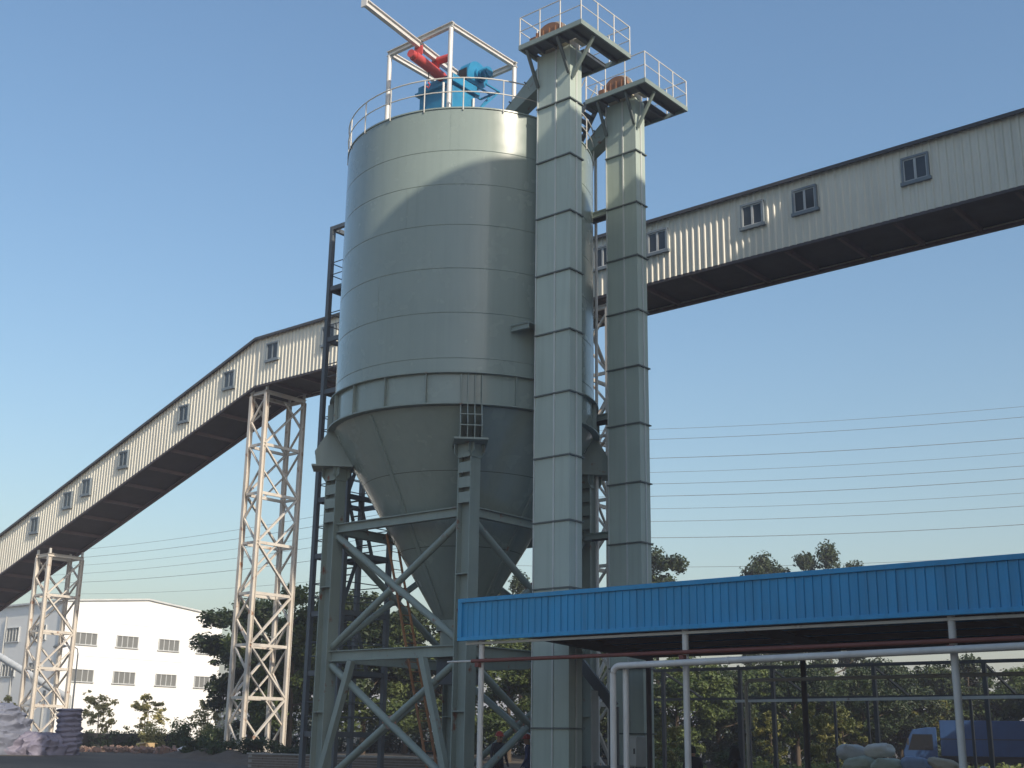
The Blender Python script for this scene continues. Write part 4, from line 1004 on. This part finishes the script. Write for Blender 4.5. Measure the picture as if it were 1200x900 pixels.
def person(label, loc, yaw, pose, top, legs, cap=None, hood=False):
    """body grown with a Skin modifier from a skeleton; pose 'stand' or 'sit'"""
    V = []; E_ = []; Rr = []
    def v(p, r, par=None):
        V.append(p); Rr.append(r if isinstance(r, tuple) else (r, r)); i = len(V)-1
        if par is not None: E_.append((par, i))
        return i
    if pose == 'stand': hz_, kf, ff, lean = .93, .03, .0, .02
    else: hz_, kf, ff, lean = .60, .42, .40, .10
    hip = v((0,0,hz_),(.155,.115))
    wa = v((0,lean*.3,hz_+.18),(.15,.105),hip); ch = v((0,lean*.8,hz_+.40),(.185,.125),wa); nk = v((0,lean*1.2,hz_+.56),(.065,.065),ch)
    hb = v((0,lean*1.5+.03,hz_+.66),(.085,.095),nk); hm = v((0,lean*1.6+.03,hz_+.755),(.088,.105),hb); ht = v((0,lean*1.5,hz_+.835),(.06,.07),hm)
    v((0,lean*1.6+.135,hz_+.70),(.016,.014),hb)
    for s in (-1,1):
        sh = v((s*.19,lean,hz_+.50),(.075,.075),ch)
        if pose == 'stand': el = v((s*.25,lean-.03,hz_+.22),(.05,.05),sh); wr = v((s*.24,.12,hz_+.02),(.034,.034),el); hd_ = (s*.23,.17,hz_-.05)
        else: el = v((s*.25,lean+.08,hz_+.22),(.052,.052),sh); wr = v((s*.16,.32,hz_+.13),(.034,.034),el); hd_ = (s*.13,.38,hz_+.12)
        pm = v(hd_,(.036,.022),wr); d = Vector(hd_)-Vector(V[wr]); d.normalize(); sd_ = Vector((1,0,0))
        for k in range(4):
            q = Vector(hd_)+d*.045+sd_*((k-1.5)*.019); a = v(tuple(q),.0095,pm); q2 = q+d*(.042-.006*abs(k-1.3))+Vector((0,.004,-.012)); v(tuple(q2),.0085,a)
        a = v(tuple(Vector(hd_)-d*.01+sd_*(-s*.035)+Vector((0,.01,0))),.011,pm); v(tuple(Vector(hd_)+d*.03+sd_*(-s*.05)+Vector((0,.015,0))),.009,a)
        th = v((s*.10,.02,hz_-.06),(.095,.095),hip)
        if pose == 'stand': kn = v((s*.11,kf,.50),(.065,.065),th); an = v((s*.12,-.02,.09),(.045,.045),kn)
        else: kn = v((s*.15,kf,.50),(.072,.072),th); an = v((s*.15,ff,.09),(.045,.045),kn)
        v((s*.13,V[an][1]+.15,.035),(.042,.032),an)
    me = bpy.data.meshes.new('person'); me.from_pydata(V, E_, []); o = bpy.data.objects.new('person', me); COL.objects.link(o)
    o.modifiers.new('skin','SKIN'); sk = me.skin_vertices[0].data
    for i, r in enumerate(Rr): sk[i].radius = r
    sk[0].use_root = True
    sb = o.modifiers.new('sub','SUBSURF'); sb.levels = 1; sb.render_levels = 2
    mt = bpy.data.materials.new('clothes'); mt.use_nodes = True; n = mt.node_tree; p = n.nodes['Principled BSDF']; p.inputs['Roughness'].default_value = .8
    tc = n.nodes.new('ShaderNodeTexCoord'); sx = n.nodes.new('ShaderNodeSeparateXYZ'); n.links.new(tc.outputs['Object'], sx.inputs[0])
    r = n.nodes.new('ShaderNodeValToRGB'); r.color_ramp.interpolation = 'CONSTANT'; el_ = r.color_ramp.elements
    el_[0].position = 0; el_[0].color = (.02,.02,.02,1); el_[1].position = .07/2; el_[1].color = (*legs,1)
    for z, c in ((hz_+.03, top),(hz_+.58,(.33,.19,.13)),(hz_+.80,(.02,.017,.015))):
        q = el_.new(z/2); q.color = (*c,1)
    mr_ = n.nodes.new('ShaderNodeMath'); mr_.operation = 'MULTIPLY'; mr_.inputs[1].default_value = .5
    n.links.new(sx.outputs[2], mr_.inputs[0]); n.links.new(mr_.outputs[0], r.inputs[0]); n.links.new(r.outputs[0], p.inputs['Base Color'])
    me.materials.append(mt)
    o.location = loc; o.rotation_euler = (0,0,yaw); tag(o, label, 'person')
    hc_ = Vector((0,lean*1.55+.02,hz_+.74))
    def child(bm_, name, mat):
        m2 = bpy.data.meshes.new(name); m2.from_pydata(bm_.v, [], bm_.f); m2.materials.append(mat)
        for pl in m2.polygons: pl.use_smooth = True
        c = bpy.data.objects.new(name, m2); COL.objects.link(c); c.parent = o
    if hood:
        b = MB(); b.revolve([(.001,.19),(.07,.175),(.12,.1),(.135,0),(.15,-.12),(.2,-.2)],20); b.v = [(x+hc_.x,y+hc_.y-.02,z+hc_.z) for x,y,z in b.v]; child(b,'hood',paint('hood_cloth',(.03,.028,.035),.9))
    elif cap:
        b = MB(); b.revolve([(.001,.145),(.06,.135),(.11,.09),(.125,.02),(.165,.0),(.165,-.012),(.12,-.01)],24); b.v = [(x+hc_.x,y*1.12+hc_.y,z+hc_.z+.03) for x,y,z in b.v]; child(b,'helmet',paint('helmet_red',cap,.35))
    else:
        b = MB(); b.revolve([(.001,.13),(.06,.12),(.1,.07),(.108,.0),(.1,-.06)],20); b.v = [(x+hc_.x,y*1.12+hc_.y-.022,z+hc_.z) for x,y,z in b.v]; child(b,'hair',M_BLACK)
    for s in (-1,1):
        b = MB(); b.revolve([(.001,.011),(.008,.008),(.011,0),(.008,-.008),(.001,-.011)],8); b.v = [(x+s*.034,y+hc_.y+.098,z+hc_.z-.02) for x,y,z in b.v]; child(b,'eye',M_BLACK)
    return o
person('person in dark clothes sitting with back turned beside the canopy post',(8.62,.55,.02),R_(40),'sit',(.022,.025,.04),(.02,.02,.03))
person('person in dark hooded jacket sitting right of the other seated person',(10.3,.25,.0),R_(100),'sit',(.03,.024,.03),(.02,.02,.025),hood=True)
person('standing person in dark jacket and red helmet behind the canopy corner post',(2.66,-.98,.0),R_(250),'stand',(.03,.035,.05),(.03,.03,.05),cap=(.40,.05,.03))
person('standing person in navy overalls and red helmet next to the nearer elevator',(2.75,.35,-.06),R_(120),'stand',(.03,.05,.13),(.03,.045,.11),cap=(.38,.06,.05))
# truck
M_TB = paint('truck_blue',(.008,.055,.17),.6,(.007,.042,.135),.6,1.2,.3)
M_CABG = glassmat('cab_glass',(.008,.01,.013),.6); M_CABG.node_tree.nodes['Principled BSDF'].inputs['Specular IOR Level'].default_value = .2
TK = thing('box_truck','dark blue box truck parked behind the sack pile under the canopy view','truck',(-5.6,48.05,0)); TK.rotation_euler = (0,0,R_(22))
def tb(b, name, mat, parent=TK, **k):
    off = origin(TK); b.v = [(x+off.x,y+off.y,z+off.z) for x,y,z in b.v]; return b.build(name, mat, parent, **k)
cabp = [(0.05,.55),(0,1.35),(.42,2.35),(.62,2.68),(1.5,2.82),(2.05,2.82),(2.05,.55)]
cab = tb(MB().prism(cabp,(0,0,0),(1,0,0),(0,0,1),(0,1,0),2.1),'cab',M_TB,bevel=.04)
for s in (-1,1):
    tb(MB().prism([(.30,1.45),(.62,2.4),(1.8,2.4),(1.8,1.45)],(0,s*1.052,0),(1,0,0),(0,0,1),(0,1,0),.012),'side_window',M_CABG,cab)
    tb(MB().box(.3,1.8,s*1.07-.01,s*1.07+.01,.65,.70),'door_trim',M_BLACK,cab)
    tb(MB().box(.25,.38,s*1.25-.06,s*1.25+.06,1.75,2.15),'mirror',M_BLACK,cab)
tb(MB().prism([(-.9,1.45),(.9,1.45),(.82,2.3),(-.82,2.3)],(.015,0,0),(0,1,0),(.4,0,1),(1,0,0),.014).__class__().box(-.02,.02,-.9,.9,.9,1.25),'grille',M_BLACK,cab)
ws = MB(); ws.add([(.06,-.92,1.45),(.06,.92,1.45),(.40,.86,2.28),(.40,-.86,2.28)],[(0,1,2,3)]); ws.v = [(x-.025,y,z) for x,y,z in ws.v]; tb(ws,'windscreen',M_CABG,cab)
for s in (-1,1): tb(MB().box(-.03,.03,s*.75-.16,s*.75+.16,.75,.95),'headlight',M_PIPE,cab)
box_ = tb(MB().box(2.25,7.6,-1.15,1.15,1.12,3.25),'cargo_box',M_TB,bevel=.02)
tb(MB().box(2.24,7.61,-1.17,-1.151,2.1,2.15),'rub_rail',M_BLACK,box_)
for k in range(9): tb(MB().box(2.4+k*.62,2.45+k*.62,-1.17,-1.151,1.2,2.09),'panel_rib',M_TB,box_)
tb(MB().box(.8,7.5,-.45,.45,.75,1.1),'chassis',M_BLACK)
for x in (1.0,6.0):
    for s in (-1,1):
        wh = tb(MB().tube((x,s*.82,.45),(x,s*1.08,.45),.45,20),'wheel',M_BLACK,TK,smooth=40); tb(MB().tube((x,s*1.081,.45),(x,s*1.1,.45),.24,14),'rim',M_BOX,wh,smooth=40)
RC = thing('red_trailer','dark red box trailer standing behind the blue truck at the right edge','trailer',(2.0,51.2,0)); RC.rotation_euler = (0,0,R_(22))
M_TR = paint('trailer_red',(.14,.04,.035),.55,(.10,.03,.03),.6,1,.2)
def tb2(b, name, mat, parent=RC, **k):
    off = origin(RC); b.v = [(x+off.x,y+off.y,z+off.z) for x,y,z in b.v]; return b.build(name, mat, parent, **k)
bx_ = tb2(MB().box(0,6.5,-1.15,1.15,1.1,3.3),'cargo_box',M_TR)
for k in range(7): tb2(MB().box(0,6.5,-1.18,-1.151,1.2+k*.3,1.24+k*.3),'board_rail',M_TR,bx_)
for x in (1.2,5.2):
    for s in (-1,1): tb2(MB().tube((x,s*.82,.45),(x,s*1.08,.45),.45,20),'wheel',M_BLACK,RC,smooth=40)
tb2(MB().box(.3,6.2,-.45,.45,.75,1.09),'chassis',M_BLACK)

# ------------------------------------------------------------------ power lines
M_WIRE = paint('wire',(.17,.17,.18),.6)
PX, PY = -50.6, 56.7
PL = thing('power_pole','concrete power pole hidden behind the silo carrying the overhead lines','pole',(PX,PY,.7))
MB().tube((PX,PY,0),(PX,PY,31.5),.28,12,.16).build('mast', M_CONC, PL, 60)
HTS = [30.3,29.75,27.55,26.6,25.15,24.35,22.85,22.0,20.2,17.8]
for z in (30.3,27.5,25.1,22.8,20.2): MB().beam((PX-.9,PY+.7,z-.15),(PX+.9,PY-.7,z-.15),.12,.12).build('cross_arm', M_CONC, PL)
def azp(az, D): return Vector((CAM.x+math.sin(R_(az))*D, CAM.y+math.cos(R_(az))*D, 0))
ordn = ['topmost','second','third','fourth','fifth','sixth','seventh','eighth','ninth','lowest']
pr_ = azp(-8, 116)
for i, z in enumerate(HTS):
    off = (-.8 if i % 2 else .8)
    a = Vector((PX+off,PY-off*.7,z)); e1 = Vector((pr_.x+off,pr_.y-off*.7,z+.5))
    pts = [a.lerp(e1,k/24)-Vector((0,0,1.1*4*(k/24)*(1-k/24))) for k in range(25)]
    if i >= 4:
        e0 = azp(-63, 232)+Vector((off,0,.128*232+1.5-(i-4)*1.2))
        lft = [a.lerp(e0,k/24)-Vector((0,0,1.5*4*(k/24)*(1-k/24))) for k in range(24,0,-1)]
        pts = lft+pts
    b = MB(); b.path(pts, .017+.004*(i % 3), 5)
    tag(b.build('power_line', M_WIRE, None, 60), ordn[i]+' of the ten thin power lines in the sky right of the elevators' if i not in (0,9) else ordn[i]+' thin power line in the sky right of the elevators','power line','overhead power lines')

# ------------------------------------------------------------------ haze
hb_ = MB().box(-1600,1600,-1600,1600,-1.2,38.5)
hz = hb_.build('haze', bpy.data.materials.new('haze_air'), None); tag(hz, 'thin pale haze filling the air', 'haze', kind='stuff')
hm = hz.data.materials[0]; hm.use_nodes = True; hn = hm.node_tree; hn.nodes.clear()
ho = hn.nodes.new('ShaderNodeOutputMaterial'); hv = hn.nodes.new('ShaderNodeVolumePrincipled')
hv.inputs['Color'].default_value = (.93,.91,1,1); hv.inputs['Density'].default_value = .0011; hv.inputs['Anisotropy'].default_value = .2
hn.links.new(hv.outputs[0], ho.inputs['Volume'])
